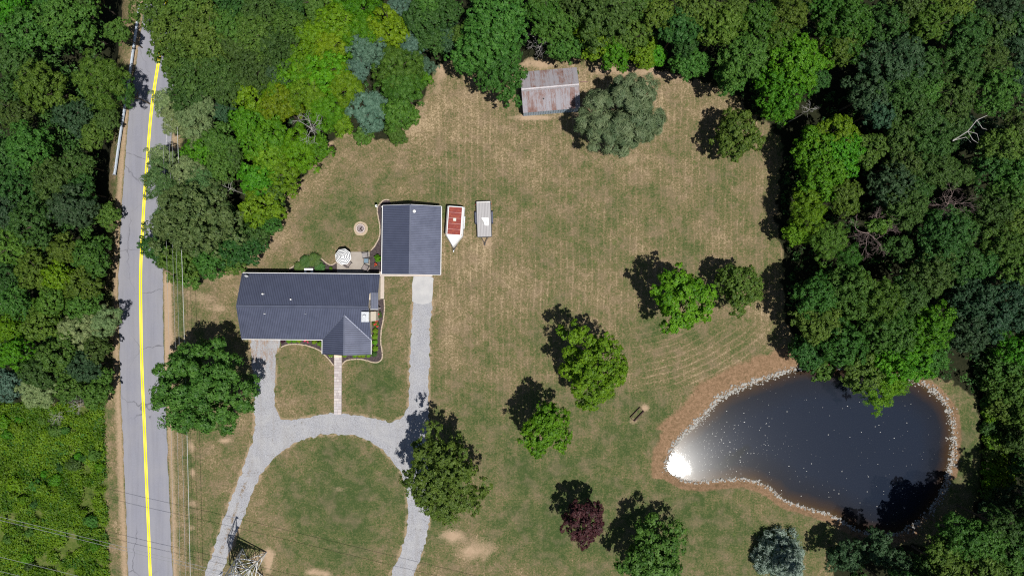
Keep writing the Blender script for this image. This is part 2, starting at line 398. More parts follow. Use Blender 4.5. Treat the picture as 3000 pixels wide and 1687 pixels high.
grass = m.ramp(d, [(.08, (.045, .070, .022)), (.32, (.088, .102, .038)), (.52, (.140, .115, .058)), (.72, (.205, .155, .090)), (1.0, (.37, .285, .18))])
# patches where the sward is pinkish seed heads
pk = m.rng(m.noise(.4, 4, .65), .47, .66)
grass = m.mix(m.math('MULTIPLY', pk, .42), grass, m.mix(n_f, (.135, .095, .064), (.255, .185, .130)))
tuft = m.rng(m.noise(.75, 4, .7, m.mapped(m.pos(), (1, .8, 1), (0, 0, 0), (7, 3, 0))), .60, .70)
grass = m.mix(m.math('MULTIPLY', tuft, .62), grass, m.mix(n_f, (.05, .085, .018), (.105, .135, .04)))
spk = m.rng(m.noise(3.1, 3, .8, m.mapped(m.pos(), (1, 1, 1), (0, 0, 0), (31, 8, 0))), .66, .76)
grass = m.mix(m.math('MULTIPLY', spk, .5), grass, (.40, .33, .22))
soilc = m.mix(n_m, (.27, .185, .12), (.42, .315, .215))
sf = m.rng(m.math('ADD', A[1], m.math('MULTIPLY', m.math('SUBTRACT', n_f, .5), .7)), .28, .8)
c = m.mix(sf, grass, soilc)
redc = m.ramp(m.math('ADD', n_m, m.math('MULTIPLY', m.math('SUBTRACT', n_f, .5), .7)), [(.2, (.085, .068, .034)), (.45, (.18, .115, .066)), (.62, (.245, .155, .095)), (.85, (.33, .225, .145))])
c = m.mix(m.rng(m.math('ADD', A[2], m.math('MULTIPLY', m.math('SUBTRACT', n_m, .5), .5)), .3, .7), c, redc)
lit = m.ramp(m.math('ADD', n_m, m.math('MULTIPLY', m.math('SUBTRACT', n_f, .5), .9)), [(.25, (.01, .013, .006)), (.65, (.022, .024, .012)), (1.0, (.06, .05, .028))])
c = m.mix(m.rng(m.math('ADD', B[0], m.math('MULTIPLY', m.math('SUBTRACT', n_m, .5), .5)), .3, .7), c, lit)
scc = m.ramp(m.math('ADD', n_s, m.math('MULTIPLY', m.math('SUBTRACT', n_m, .5), .9)), [(.2, (.035, .06, .012)), (.5, (.075, .105, .022)), (.75, (.13, .13, .05)), (1, (.23, .17, .115))])
c = m.mix(B[1], c, scc)
c = m.mix(m.rng(B[2], 0, .5), c, m.mix(n_m, (.035, .022, .01), (.07, .045, .02)))
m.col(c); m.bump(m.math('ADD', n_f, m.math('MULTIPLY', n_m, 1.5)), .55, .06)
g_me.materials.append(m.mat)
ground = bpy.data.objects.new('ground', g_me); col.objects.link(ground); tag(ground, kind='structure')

# ------------------------------------------------------------------ road
def resample(P, step):
    out = [Vector(P[0])]
    for a, b in zip(P[:-1], P[1:]):
        a, b = Vector(a), Vector(b); n = max(1, int((b - a).length / step))
        for k in range(1, n + 1): out.append(a.lerp(b, k / n))
    return out
rc = resample(smooth_poly(road_c, 3, False), .6)
def ribbon(name, offs, z, mat, P=rc, crown=0.0, uv=False, jit=0.0, seed=3, skirt=0.0):
    """strip along a centre line; offs = list of cross offsets (positive to the east)"""
    r = random.Random(seed); v = []; f = []; att = []
    n = len(offs)
    for i, p in enumerate(P):
        t = (P[min(i + 1, len(P) - 1)] - P[max(i - 1, 0)]).normalized(); nrm = Vector((-t.y, t.x))
        for k, o in enumerate(offs):
            oo = o + (r.gauss(0, jit) if jit and k in (0, n - 1) else 0)
            q = p + nrm * oo; v.append((q.x, q.y, z + crown * (1 - (o / 3.2) ** 2))); att.append(o)
    for i in range(len(P) - 1):
        for k in range(n - 1):
            f.append((i * n + k, i * n + k + 1, (i + 1) * n + k + 1, (i + 1) * n + k))
    me = np_mesh(name, v, f, True)
    a = me.attributes.new('across', 'FLOAT', 'POINT'); a.data.foreach_set('value', np.array(att, np.float32))
    o = link(name, me, None, mat)
    return o
m = Mat('asphalt', .9, .2)
ac = m.math('ABSOLUTE', m.math('SUBTRACT', m.math('ABSOLUTE', m.attr('across')), 1.6))
wheel = m.rng(ac, .45, .95)
v_s = m.mapped(m.pos(), (2.2, .12, 1), (0, 0, .03))
st = m.noise(1.0, 4, .6, v_s); gr = m.noise(7, 4, .85); pa = m.noise(.25, 3, .5)
c = m.mix(gr, (.165, .167, .20), (.262, .265, .31))
c = m.mix(m.math('MULTIPLY', wheel, .22), c, (.27, .27, .29))
c = m.mix(m.math('MULTIPLY', m.rng(st, .45, .75), .35), c, (.15, .15, .17))
c = m.mix(m.math('MULTIPLY', m.rng(pa, .4, .65), .25), c, (.28, .272, .28))
vn = m.n.new('ShaderNodeTexVoronoi'); vn.feature = 'DISTANCE_TO_EDGE'; vn.inputs['Scale'].default_value = .16
wv = m.n.new('ShaderNodeVectorMath'); wv.operation = 'ADD'; nz = m.n.new('ShaderNodeTexNoise'); nz.inputs['Scale'].default_value = .8; nz.inputs['Detail'].default_value = 4; m.L(m.pos(), nz.inputs['Vector']); m.L(nz.outputs['Color'], wv.inputs[0]); m.L(m.pos(), wv.inputs[1]); m.L(wv.outputs[0], vn.inputs['Vector'])
crk = m.math('MULTIPLY', m.rng(vn.outputs['Distance'], .012, .002), m.rng(m.noise(.09, 2, .5), .48, .6))
c = m.mix(m.math('MULTIPLY', crk, .6), c, (.06, .06, .07))
m.col(c); m.bump(gr, .3, .01)
road = ribbon('road', [-3.22, -2.4, -1.6, -.8, 0, .8, 1.6, 2.4, 3.22], .035, m.mat, crown=.03, jit=.05); tag(road, kind='structure')
m = Mat('yellow_paint', .7, .3)
ng = m.noise(9, 4, .7); m.col(m.mix(m.rng(ng, .3, .75), (1.0, .84, .002), (.95, .74, .006)))
yl = m.mat
for s_ in (-1, 1):
    o = ribbon('centre_line', [s_ * .13 - .085, s_ * .13 + .085], .073, yl, seed=4); tag(o, kind='structure')
m = Mat('worn_white_paint', .8, .2); ng = m.noise(5, 4, .7); m.col(m.mix(m.rng(ng, .35, .6), (.27, .27, .29), (.48, .48, .5)))
i0 = min(range(len(rc)), key=lambda i: abs(rc[i].y - W(0, 60).y)); i1 = min(range(len(rc)), key=lambda i: abs(rc[i].y - W(0, 470).y))
o = ribbon('edge_line', [2.52, 2.6], .05, m.mat, P=rc[min(i0, i1):max(i0, i1)]); tag(o, kind='structure')

# ------------------------------------------------------------------ sheets: gravel drive, concrete, mulch
def ragged(P, step, amp, seed):
    r = random.Random(seed); out = []
    for i in range(len(P)):
        a = Vector(P[i]); b = Vector(P[(i + 1) % len(P)]); n = max(1, int((b - a).length / step)); t = (b - a).normalized() if (b - a).length > 0 else Vector((1, 0))
        for k in range(n):
            p = a.lerp(b, k / n); q = (vnoise(np.array([p.x * 2.2]), np.array([p.y * 2.2]))[0] - .5) * 2
            out.append((p.x - t.y * (q * amp + r.gauss(0, amp * .35)), p.y + t.x * (q * amp + r.gauss(0, amp * .35))))
    return out
m = Mat('pale_gravel', .95, .1)
n1 = m.noise(.5, 4, .6); n2 = m.noise(4.2, 4, .75); n3 = m.noise(8, 4, .85); n4 = m.noise(1.2, 3, .6, dist=1.0)
c = m.mix(m.rng(n3, .36, .64), (.18, .182, .198), (.39, .394, .425))
c = m.mix(m.math('MULTIPLY', m.rng(n1, .42, .66), .35), c, (.40, .396, .39))
p = m.n.new('ShaderNodeSeparateXYZ'); m.L(m.pos(), p.inputs[0])
leafz = m.math('MULTIPLY', m.rng(p.outputs[1], -14.0, -8.5), m.rng(p.outputs[0], -30.0, -33.0))   # brown litter near the old garage door
lf = m.math('MULTIPLY', m.rng(m.math('ADD', m.noise(1.1, 4, .7, m.mapped(m.pos(), (2.0, .5, 1))), m.math('MULTIPLY', m.math('SUBTRACT', n2, .5), .5)), .46, .62), leafz)
c = m.mix(lf, c, m.mix(n2, (.16, .10, .07), (.33, .24, .18)))
sp = m.rng(m.math('ADD', n2, m.math('MULTIPLY', m.math('SUBTRACT', n4, .5), .8)), .62, .74)
c = m.mix(m.math('MULTIPLY', sp, m.rng(p.outputs[1], -16.0, -20.0, .12, .6)), c, (.115, .095, .075))
p0 = W(724, 1400); p1 = W(622, 1687); dv = (p1 - p0).normalized(); dn = m.n.new('ShaderNodeVectorMath'); dn.operation = 'DOT_PRODUCT'; sv = m.n.new('ShaderNodeVectorMath'); sv.operation = 'SUBTRACT'
m.L(m.pos(), sv.inputs[0]); sv.inputs[1].default_value = p0; m.L(sv.outputs[0], dn.inputs[0]); dn.inputs[1].default_value = (-dv.y, dv.x, 0)
strip = m.math('MULTIPLY', m.rng(m.math('ABSOLUTE', dn.outputs['Value']), .35, .05), m.rng(p.outputs[1], -25.0, -28.0))
strip = m.math('MULTIPLY', strip, m.rng(m.math('ADD', n2, m.math('MULTIPLY', m.math('SUBTRACT', n4, .5), .9)), .44, .62))
c = m.mix(m.math('MULTIPLY', strip, m.rng(p.outputs[0], -30.0, -33.0)), c, m.mix(n3, (.10, .075, .05), (.25, .18, .11)))
tr_ = m.noise(1.0, 3, .6, m.mapped(m.pos(), (1.1, .1, 1)))
c = m.mix(m.math('MULTIPLY', m.rng(tr_, .5, .68), .3), c, (.24, .225, .21))
m.col(c); m.bump(n3, .7, .03)
gravel = m.mat
drive = MB().prism(ragged(drive_w, .35, .17, 5), -.1, .022).build('gravel_driveway', gravel); tag(drive, kind='structure')

def concrete(name, a, b):
    m = Mat(name, .9, .15); n1 = m.noise(.9, 4, .6); n2 = m.noise(14, 4, .7)
    c = m.mix(m.rng(n1, .3, .7), a, b); c = m.mix(m.math('MULTIPLY', n2, .3), c, tuple(q * .7 for q in a)); m.col(c); m.bump(n2, .2, .01); return m.mat
conc = concrete('patio_concrete', (.29, .255, .225), (.37, .335, .30)); conc2 = concrete('pale_concrete', (.37, .37, .38), (.46, .455, .455)); conc3 = concrete('warm_concrete', (.42, .36, .32), (.5, .44, .4))
ap = [(1209, 883), (1207, 835), (1212, 809), (1262, 809), (1270, 815), (1268, 860), (1265, 883), (1256, 889), (1238, 892), (1220, 889)]
o = MB().prism(ragged(wpoly(ap), .6, .05, 2), -.1, .034).build('concrete_apron', conc2); tag(o, kind='structure')
o = MB().prism(wpoly(PATIO), -.1, .07).build('patio_slab', conc); tag(o, kind='structure')
sw = [(1112, 796), (1126, 796), (1126, 803), (1267, 804), (1267, 809.5), (1126, 809.5), (1125.5, 875), (1114, 875), (1112.5, 835)]
o = MB().prism(wpoly(sw), -.1, .055).build('side_path', conc3); tag(o, kind='structure')
m = Mat('dark_mulch', 1, .05); n2 = m.noise(4, 5, .75); n3 = m.noise(9, 3, .8)
m.col(m.mix(m.rng(m.math('ADD', n2, m.math('MULTIPLY', m.math('SUBTRACT', n3, .5), .8)), .25, .8), (.028, .022, .024), (.115, .09, .092))); m.bump(n3, .9, .05)
mulch = m.mat
m = Mat('edging_stone', .9, .15); n2 = m.noise(12, 3, .6); r = m.rand(); m.col(m.mix(n2, (.3, .235, .165), (.5, .42, .33))); stone_m = m.mat
EDGE = {'BED_NW': (0, 15), 'BED_SW': (1, 11), 'BED_SE': (1, 18)}
def edging(bed_o, P, seed):
    r = random.Random(seed); mb = MB(); pts = resample(P, .32)
    for a, b in zip(pts[:-1], pts[1:]):
        t = b - a
        if t.length < .05: continue
        c_ = (a + b) / 2
        mb.rbox((c_.x + r.gauss(0, .012), c_.y + r.gauss(0, .012), .055), (t.length * .94, .15 + r.random() * .03, .14 + r.random() * .03), math.atan2(t.y, t.x) + r.gauss(0, .04))
    o = mb.build('edging_stones', stone_m, bed_o); tag(o, kind='stuff')
for nm, P, e in (('a', BED_NW, (0, 16)), ('b', BED_NE, None), ('c', BED_SW, (1, 12)), ('d', BED_SE, (1, 19))):
    w = wpoly(P); o = MB().prism(w, -.1, .045).build('mulch_bed', mulch); tag(o, kind='structure')
    if e: edging(o, smooth_poly(w[e[0]:e[1]], 1, False), 9)
    else: edging(o, smooth_poly([w[3], w[2], w[1], w[0]] + w[:9:-1], 1, False), 8)

# ------------------------------------------------------------------ pond
px = np.arange(1930, 2830, 7.0); py = np.arange(1060, 1600, 7.0); PX, PY = np.meshgrid(px, py)
wx = ((PX - 1500) * S).ravel(); wy = ((843.5 - PY) * S).ravel(); sdw = sdf(pond_w, wx, wy)
idx = np.arange(len(wx)).reshape(PX.shape)
F = np.stack([idx[:-1, :-1], idx[1:, :-1], idx[1:, 1:], idx[:-1, 1:]], -1).reshape(-1, 4)
F = F[(sdw[F] < .55).any(1)]
used = np.unique(F); rm = -np.ones(len(wx), int); rm[used] = np.arange(len(used)); F = rm[F]
w_me = np_mesh('pond_water', np.stack([wx[used], wy[used], np.full(len(used), WATER_Z)], 1), F, True)
a = w_me.attributes.new('depth', 'FLOAT', 'POINT'); a.data.foreach_set('value', (-sdw[used]).astype(np.float32))
qx, qy = wx[used] / S + 1500, 843.5 - wy[used] / S
def ell(cx, cy, sx, sy, ang):
    c_, s_ = math.cos(ang), math.sin(ang); dx, dy = qx - cx, qy - cy
    return np.exp(-((dx * c_ + dy * s_) / sx) ** 2 - ((-dx * s_ + dy * c_) / sy) ** 2)
weed = np.clip(ell(2135, 1355, 38, 22, -.5) + ell(2180, 1320, 32, 11, -.6) + 1.3 * ell(2012, 1374, 24, 19, .6) + .7 * ell(2020, 1308, 20, 10, -.8) + .5 * ell(2105, 1370, 26, 9, .2), 0, 1)
a = w_me.attributes.new('weed', 'FLOAT', 'POINT'); a.data.foreach_set('value', weed.astype(np.float32))
m = Mat('pond_water', .02, .5); m.b.inputs['Coat Weight'].default_value = .08; m.b.inputs['Coat Roughness'].default_value = .17; m.b.inputs['Coat IOR'].default_value = 1.33; m.b.inputs['IOR'].default_value = 1.33
dp = m.attr('depth'); nn = m.noise(.35, 4, .6); 
base = m.ramp(m.math('ADD', m.rng(dp, 0, 5.0), m.math('MULTIPLY', m.math('SUBTRACT', nn, .5), .25)), [(.0, (.058, .036, .015)), (.14, (.036, .022, .014)), (.4, (.012, .014, .021)), (1.0, (.0115, .017, .031))])
fl = m.rng(m.noise(7, 4, .9), .52, .75)
base = m.mix(m.math('MULTIPLY', fl, .10), base, (.18, .2, .23))
wd = m.rng(m.math('ADD', m.attr('weed'), m.math('MULTIPLY', m.math('SUBTRACT', m.noise(1.6, 5, .75), .5), 1.5)), .35, 1.0)
base = m.mix(m.math('MULTIPLY', wd, .75), base, (.008, .011, .013))
m.col(base)
m.L(m.rng(wd, 0, 1, .02, .04), m.b.inputs['Roughness'])
rp = m.noise(1.6, 3, .6, m.mapped(m.pos(), (1, 1.6, 1), (0, 0, .6)), dist=.5); rf = m.noise(9, 2, .6)
m.bump(m.math('ADD', rp, m.math('MULTIPLY', rf, .45)), .09, .02)
water = link('pond_water', w_me, None, m.mat); tag(water, kind='structure')

# pale stones along the shore, joined
rs = np.random.RandomState(21)
def shore(n=3600):
    pts = [Vector(p) for p in pond_w]; L = [(pts[(i + 1) % len(pts)] - p).length for i, p in enumerate(pts)]; cum = np.cumsum([0] + L); V = []; Fs = []
    base = np.array([(-1, -1, -1), (1, -1, -1), (1, 1, -1), (-1, 1, -1), (-.75, -.75, 1), (.7, -.8, 1), (.8, .7, 1), (-.7, .75, 1)], float)
    bf = np.array(MB.BF)
    for k in range(n):
        t = rs.rand() * cum[-1]; i = int(np.searchsorted(cum, t) - 1); p = pts[i].lerp(pts[(i + 1) % len(pts)], (t - cum[i]) / max(L[i], 1e-6))
        e = (pts[(i + 1) % len(pts)] - pts[i]).normalized(); nrm = Vector((-e.y, e.x))
        qx_, qy_ = p.x / S + 1500, 843.5 - p.y / S
        nw = qy_ < 1375 and qx_ < 2350; east = qx_ > 2660; south = not nw and not east
        wdt = .30 if nw else .30 if east else .15
        if not nw and not east and rs.rand() > .62: continue
        o_ = rs.normal(.12 if nw else .05, wdt)
        q = p + nrm * o_
        s = (.035 + .12 * rs.rand() ** 3) * (1.15 if nw else 1.0)
        sc = np.array([s * (1 + .5 * rs.rand()), s, s * (.5 + .4 * rs.rand())]); a = rs.rand() * 6.28
        R = np.array([[math.cos(a), -math.sin(a), 0], [math.sin(a), math.cos(a), 0], [0, 0, 1]])
        sd = o_
        V.append(((base * (1 + .25 * rs.randn(8, 1) * .5)) * sc) @ R.T + np.array([q.x, q.y, 0])); Fs.append(bf + 8 * (len(V) - 1))
    V = np.array(V); ctr = V.mean(1); sd = sdf(pond_w, ctr[:, 0], ctr[:, 1]); z = np.maximum(ground_z(sd), WATER_Z - .06) + .03
    V[:, :, 2] += z[:, None]
    return np_mesh('shore_stones', V.reshape(-1, 3), np.concatenate(Fs))
m = Mat('shore_stone', .9, .15); n2 = m.noise(2.0, 3, .7); n3 = m.noise(14, 2, .6)
m.col(m.mix(n3, m.mix(m.rng(n2, .35, .65), (.15, .138, .115), (.29, .28, .255)), (.42, .41, .39)))
o = link('shore_stones', shore(), None, m.mat); tag(o, 'pale grey stones lining the edge of the pond', kind='stuff')
# floating white fluff and petals; those crowded by the glint imitate sun sparkle
V = []; Fs = []
k6 = np.arange(6) * math.pi / 3
for k in range(950):
    if rs.rand() < .62: cx, cy = 1990 + abs(rs.normal(0, 150)), 1370 + rs.normal(0, 60) - rs.rand() * 60
    else: cx, cy = 1960 + rs.rand() * 850, 1080 + rs.rand() * 490
    p = W(cx, cy); 
    if sdf(pond_w, np.array([p.x]), np.array([p.y]))[0] > -.4: continue
    r_ = .014 + .04 * rs.rand() ** 4; 
    V.append(np.stack([p.x + r_ * np.cos(k6) * (1 + rs.rand()), p.y + r_ * np.sin(k6), np.full(6, WATER_Z + .012)], 1)); b_ = 6 * (len(V) - 1)
    Fs += [[b_, b_ + 1, b_ + 2, b_ + 3], [b_, b_ + 3, b_ + 4, b_ + 5]]
o = link('fluff_and_sparkle', np_mesh('fluff_and_sparkle', np.concatenate(V), Fs), None, plain('white_fluff_sparkle', (.5, .5, .48), .9)); tag(o, 'small white flecks and imitated sun sparkle on the dark pond', kind='stuff')
# ------------------------------------------------------------------ foliage
def fib_dirs(n, zlo, rng, jit=.12):
    i = np.arange(n) + .5; z = 1 - (1 - zlo) * i / n; ph = i * 2.399963 + rng.rand() * 6.28
    r = np.sqrt(np.maximum(0, 1 - z * z)); d = np.stack([r * np.cos(ph), r * np.sin(ph), z], 1) + rng.randn(n, 3) * jit
    return d / np.linalg.norm(d, axis=1, keepdims=True)

def leaf_quads(P, N, size, elong, wid, rng, tint):
    n = len(P); N = N / (np.linalg.norm(N, axis=1, keepdims=True) + 1e-9)
    r = rng.randn(n, 3); T = np.cross(N, r); T /= (np.linalg.norm(T, axis=1, keepdims=True) + 1e-9); Bv = np.cross(N, T)
    s = (size * (.65 + .7 * rng.rand(n)))[:, None]
    V = np.stack([P - T * s * elong * .5, P + Bv * s * wid * .5 - T * s * .08, P + T * s * elong * .5 - N * s * .12, P - Bv * s * wid * .5 - T * s * .08], 1)
    F = np.arange(4 * n).reshape(n, 4)
    return V.reshape(-1, 3), F, np.repeat(tint, 4)

def foliage_mesh(name, V, F, tint):
    me = np_mesh(name, V, F)
    a = me.attributes.new('tint', 'FLOAT', 'POINT'); a.data.foreach_set('value', np.clip(tint, 0, 1).astype(np.float32))
    return me

def crown_mesh(name, seed, nl, ns, nk, leaf, lob=(.2, .34), zlo=-.3, elong=1.3, wid=.85, spread=.16, gap=.0, cone=False, ragged_=.18, updir=.36):
    rng = np.random.RandomState(seed)
    d = fib_dirs(nl, zlo, rng, .13)
    ph = np.arctan2(d[:, 1], d[:, 0]); k = rng.rand(6) * 6.28
    outl = 1 + ragged_ * (np.sin(2 * ph + k[0]) * .5 + np.sin(3 * ph + k[1]) * .5 + np.sin(5 * ph + k[2]) * .45)
    lr = lob[0] + (lob[1] - lob[0]) * rng.rand(nl)
    C = d * (1.0 - lr[:, None] * .85) * (.64 + .44 * rng.rand(nl, 1)); C[:, :2] *= outl[:, None]
    if cone:
        zz = 1.05 - 2.0 * (np.arange(nl) + .5) / nl; rr = (1.06 - zz) / 2.05; a = np.arange(nl) * 2.399963
        rr = rr * (.72 + .36 * rng.rand(nl)); C = np.stack([rr * np.cos(a), rr * np.sin(a), zz], 1); lr = lr * (.45 + .6 * rr); d = np.stack([np.cos(a) * .8, np.sin(a) * .8, np.full(nl, .6)], 1)
    # inner lobes so that the sky shows only in the gaps
    ni = nl // 6
    Ci = rng.randn(ni, 3) * np.array([.3, .3, .28]) + np.array([0, 0, .0])
    if cone: Ci[:, 2] = rng.rand(ni) * 1.4 - 1; Ci[:, :2] *= ((1 - Ci[:, 2:3]) * .45)
    C = np.concatenate([C, Ci]); lr = np.concatenate([lr, np.full(ni, .24)]); d = np.concatenate([d, np.tile([[0, 0, 1.]], (ni, 1))])
    keep = rng.rand(len(C)) > gap; C, lr, d = C[keep], lr[keep], d[keep]; n = len(C)
    tl = rng.rand(n)
    # clumps on every lobe
    sdv = rng.randn(n, ns, 3); sdv /= np.linalg.norm(sdv, axis=2, keepdims=True)
    sdv = sdv + .55 * d[:, None, :] + np.array([0, 0, .35]); sdv /= np.linalg.norm(sdv, axis=2, keepdims=True)
    Sc = C[:, None, :] + sdv * lr[:, None, None] * (.72 + .42 * rng.rand(n, ns, 1))
    ts = .35 * tl[:, None] + .65 * rng.rand(n, ns)
    off = rng.randn(n, ns, nk, 3); off *= (spread * lr)[:, None, None, None] * np.array([1, 1, .7])
    P = Sc[:, :, None, :] + off
    N = sdv[:, :, None, :] * .85 + off / (spread * lr)[:, None, None, None] * .28 + rng.randn(n, ns, nk, 3) * .34 + np.array([0, 0, updir])
    t = ts[:, :, None] + rng.randn(n, ns, nk) * .2
    P = P.reshape(-1, 3); N = N.reshape(-1, 3); t = t.reshape(-1)
    return foliage_mesh(name, *leaf_quads(P, N, np.full(len(P), leaf), elong, wid, rng, t))

def trunk_mesh(name, seed, nb=7):
    """unit: z 0..1 is ground to crown centre, limbs spread to radius ~.75"""
    r = random.Random(seed); mb = MB()
    lean = Vector((r.gauss(0, .03), r.gauss(0, .03), 0))
    tp = [Vector((0, 0, -.02)), Vector((0, 0, .04)), lean * .5 + Vector((0, 0, .4)), lean + Vector((0, 0, .7)), lean * 1.5 + Vector((0, 0, 1.15))]
    mb.tube(tp, [.075, .058, .045, .034, .012], 7)
    for k in range(nb):
        a = k * 2.4 + r.random() * .6; z0 = .45 + .5 * k / nb; L = .75 * (1 - .35 * k / nb)
        b = lean * z0 + Vector((0, 0, z0)); e = b + Vector((math.cos(a) * L, math.sin(a) * L, .2 + .25 * r.random())); mid = b.lerp(e, .5) + Vector((r.gauss(0, .04), r.gauss(0, .04), .05))
        mb.tube([b, mid, e], [.03, .02, .006], 5)
        for q in range(2):
            f = b.lerp(e, .45 + .3 * q); g = f + Vector((math.cos(a + (1 if q else -1) * .9) * .3, math.sin(a + (1 if q else -1) * .9) * .3, .15)); mb.tube([f, g], [.014, .004], 4)
    me = bpy.data.meshes.new(name); me.from_pydata(mb.v, [], mb.f); me.update(); return me

def bare_mesh(name, seed, depth=5, droop=.0, fan=1.0, r0=.02):
    """leafless crown, unit radius about its centre; starts at z=-.9"""
    r = random.Random(seed); mb = MB()
    def grow(p, d, L, rad, k):
        q = p + d * L * .5 + Vector((r.gauss(0, .03), r.gauss(0, .03), 0)) * L * 3; e = q + (d + Vector((r.gauss(0, .18), r.gauss(0, .18), -droop))).normalized() * L * .5
        mb.tube([p, q, e], [rad, rad * .8, rad * .6], 4, cap=False)
        if k <= 0: return
        for i in range(3 if r.random() < .6 else 2):
            nd = (d + Vector((r.gauss(0, .55), r.gauss(0, .55), r.gauss(.05, .3))) * fan).normalized()
            grow(e if i < 2 else q, nd, L * (.62 + .2 * r.random()), rad * .6, k - 1)
    for k in range(5):
        a = k * 1.2566 + r.random() * .7
        grow(Vector((0, 0, -.5)), Vector((math.cos(a), math.sin(a), .7 + .4 * r.random())).normalized(), .42, r0, depth - 1)
    me = bpy.data.meshes.new(name); me.from_pydata(mb.v, [], mb.f); me.update(); return me

m = Mat('bark', .95, .1); nb_ = m.noise(6, 4, .7, m.mapped(m.obj(), (8, 8, 1))); m.col(m.mix(nb_, (.055, .043, .032), (.16, .13, .105))); BARK = m.mat
BARK_PALE = plain('dead_wood', (.33, .315, .30), .9, .1, var=.3, scale=2.0)
BARK_RED = plain('dead_twigs', (.22, .165, .155), .9, .1, var=.3, scale=2.0)
LM = {  # leaf colours: two tones mixed leaf clump by leaf clump
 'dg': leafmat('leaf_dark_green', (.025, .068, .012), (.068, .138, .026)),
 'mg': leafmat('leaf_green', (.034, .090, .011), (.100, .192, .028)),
 'vg': leafmat('leaf_vivid_green', (.040, .125, .003), (.122, .262, .010)),
 'lm': leafmat('leaf_lime_green', (.052, .130, .002), (.142, .262, .006)),
 'ol': leafmat('leaf_olive_green', (.034, .092, .008), (.098, .190, .022)),
 'ob': leafmat('leaf_brownish_olive', (.040, .098, .026), (.120, .200, .062)),
 'gg': leafmat('leaf_grey_green', (.12, .18, .07), (.25, .31, .13)),
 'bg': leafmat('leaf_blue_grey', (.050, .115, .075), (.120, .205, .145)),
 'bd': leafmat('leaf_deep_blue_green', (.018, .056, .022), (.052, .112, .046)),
 'pine': leafmat('needle_grey_green', (.06, .115, .052), (.16, .22, .11)),
 'spruce': leafmat('needle_silver_blue', (.14, .19, .165), (.38, .46, .41)),
 'plum': leafmat('leaf_dark_plum', (.030, .010, .016), (.070, .022, .032), .15),
 'box': leafmat('leaf_boxwood', (.085, .19, .006), (.16, .29, .012)),
 'rose': leafmat('petal_pink', (.55, .035, .10), (.75, .09, .16), .3),
 'blade': leafmat('grass_blade', (.030, .085, .018), (.09, .17, .035)),
}
CR = {'S': [crown_mesh('small_crown', 100 + k, 30, 15, 12, .10, (.2, .36), spread=.13, ragged_=.28, gap=.05) for k in range(4)],
      'M': [crown_mesh('medium_crown', 200 + k, 66, 15, 20, .049, (.13, .29), spread=.125, ragged_=.26, gap=.12) for k in range(6)],
      'L': [crown_mesh('large_crown', 300 + k, 125, 15, 20, .034, (.09, .22), spread=.125, zlo=-.2, ragged_=.26, gap=.14) for k in range(5)],
      'fine': [crown_mesh('fine_crown', 400 + k, 75, 16, 18, .043, (.11, .25), spread=.17, elong=1.7, wid=.5, ragged_=.36, gap=.1) for k in range(3)],
      'pine': [crown_mesh('pine_crown', 500, 95, 13, 22, .075, (.09, .2), spread=.17, gap=.06, elong=2.2, wid=.26, ragged_=.12, zlo=-.25, updir=.3)],
      'cone': [crown_mesh('spruce_crown', 520, 120, 16, 14, .07, (.16, .26), spread=.22, elong=1.7, wid=.4, cone=True, updir=.4)],
      'dense': [crown_mesh('dense_crown', 540, 130, 16, 20, .037, (.12, .2), gap=.1, ragged_=.1, zlo=-.35)],
      'shrub': [crown_mesh('shrub_crown', 560 + k, 34, 14, 9, .12, (.22, .3), ragged_=.05, zlo=-.1, updir=1.0) for k in range(2)],
      'bush': [crown_mesh('bush_crown', 580 + k, 22, 12, 9, .15, (.25, .42), ragged_=.3, zlo=-.1, gap=.1) for k in range(3)]}
TR = [trunk_mesh('trunk', 40 + k) for k in range(4)]
_tc = [0]
def tree(px, py, d, hc, kind, c, label, cat='tree', group=None, name='broadleaf_tree', sy=1.0, rz=None, zr=None):
    """px,py,d: crown centre and width in the photograph; hc: height of the crown's middle"""
    _tc[0] += 1; i = _tc[0]; r = random.Random(i * 7 + 3)
    p = W(px, py, hc); R = d * S * (1 - hc / H) / 2 * 1.0
    zb = float(terrain(np.array(p.x / S + 1500.), np.array(843.5 - p.y / S))); hc = hc - zb
    Rz = zr if zr else min(R * .95, hc * .8)
    rz = r.random() * 6.28 if rz is None else rz
    root = empty(name, (p.x, p.y, zb)); tag(root, label, cat, group)
    v = CR[kind]; cme = v[i % len(v)]
    tr = link('trunk', TR[i % 4], root, BARK); tr.scale = (R * .9, R * .9, hc); tr.rotation_euler = (0, 0, rz)
    cr = link('crown', cme, root, LM[c]); cr.location = (0, 0, hc); cr.scale = (R, R * sy, Rz); cr.rotation_euler = (0, 0, rz if sy == 1 else 0)
    return root
def bare_tree(px, py, d, hc, label, mat, seed, cat='dead tree', green=None, group=None, depth=5):
    p = W(px, py, hc); R = d * S * (1 - hc / H) / 2
    root = empty('bare_tree', (p.x, p.y, 0)); tag(root, label, cat, group)
    mb = MB(); mb.tube([(0, 0, -.1), (.1, 0, hc * .5), (0, 0, hc - R * .48)], [R * .06, R * .05, R * .035], 6); mb.build('trunk', mat, root)
    b = link('branches', bare_mesh('bare_branches', seed, depth), root, mat); b.location = (0, 0, hc); b.scale = (R, R, R)
    if green:
        cme = CR['bush'][0]; g = link('leaf_clump', cme, root, LM[green]); g.location = (R * .1, R * .25, hc + R * .1); g.scale = (R * .45, R * .35, R * .4)
    return root

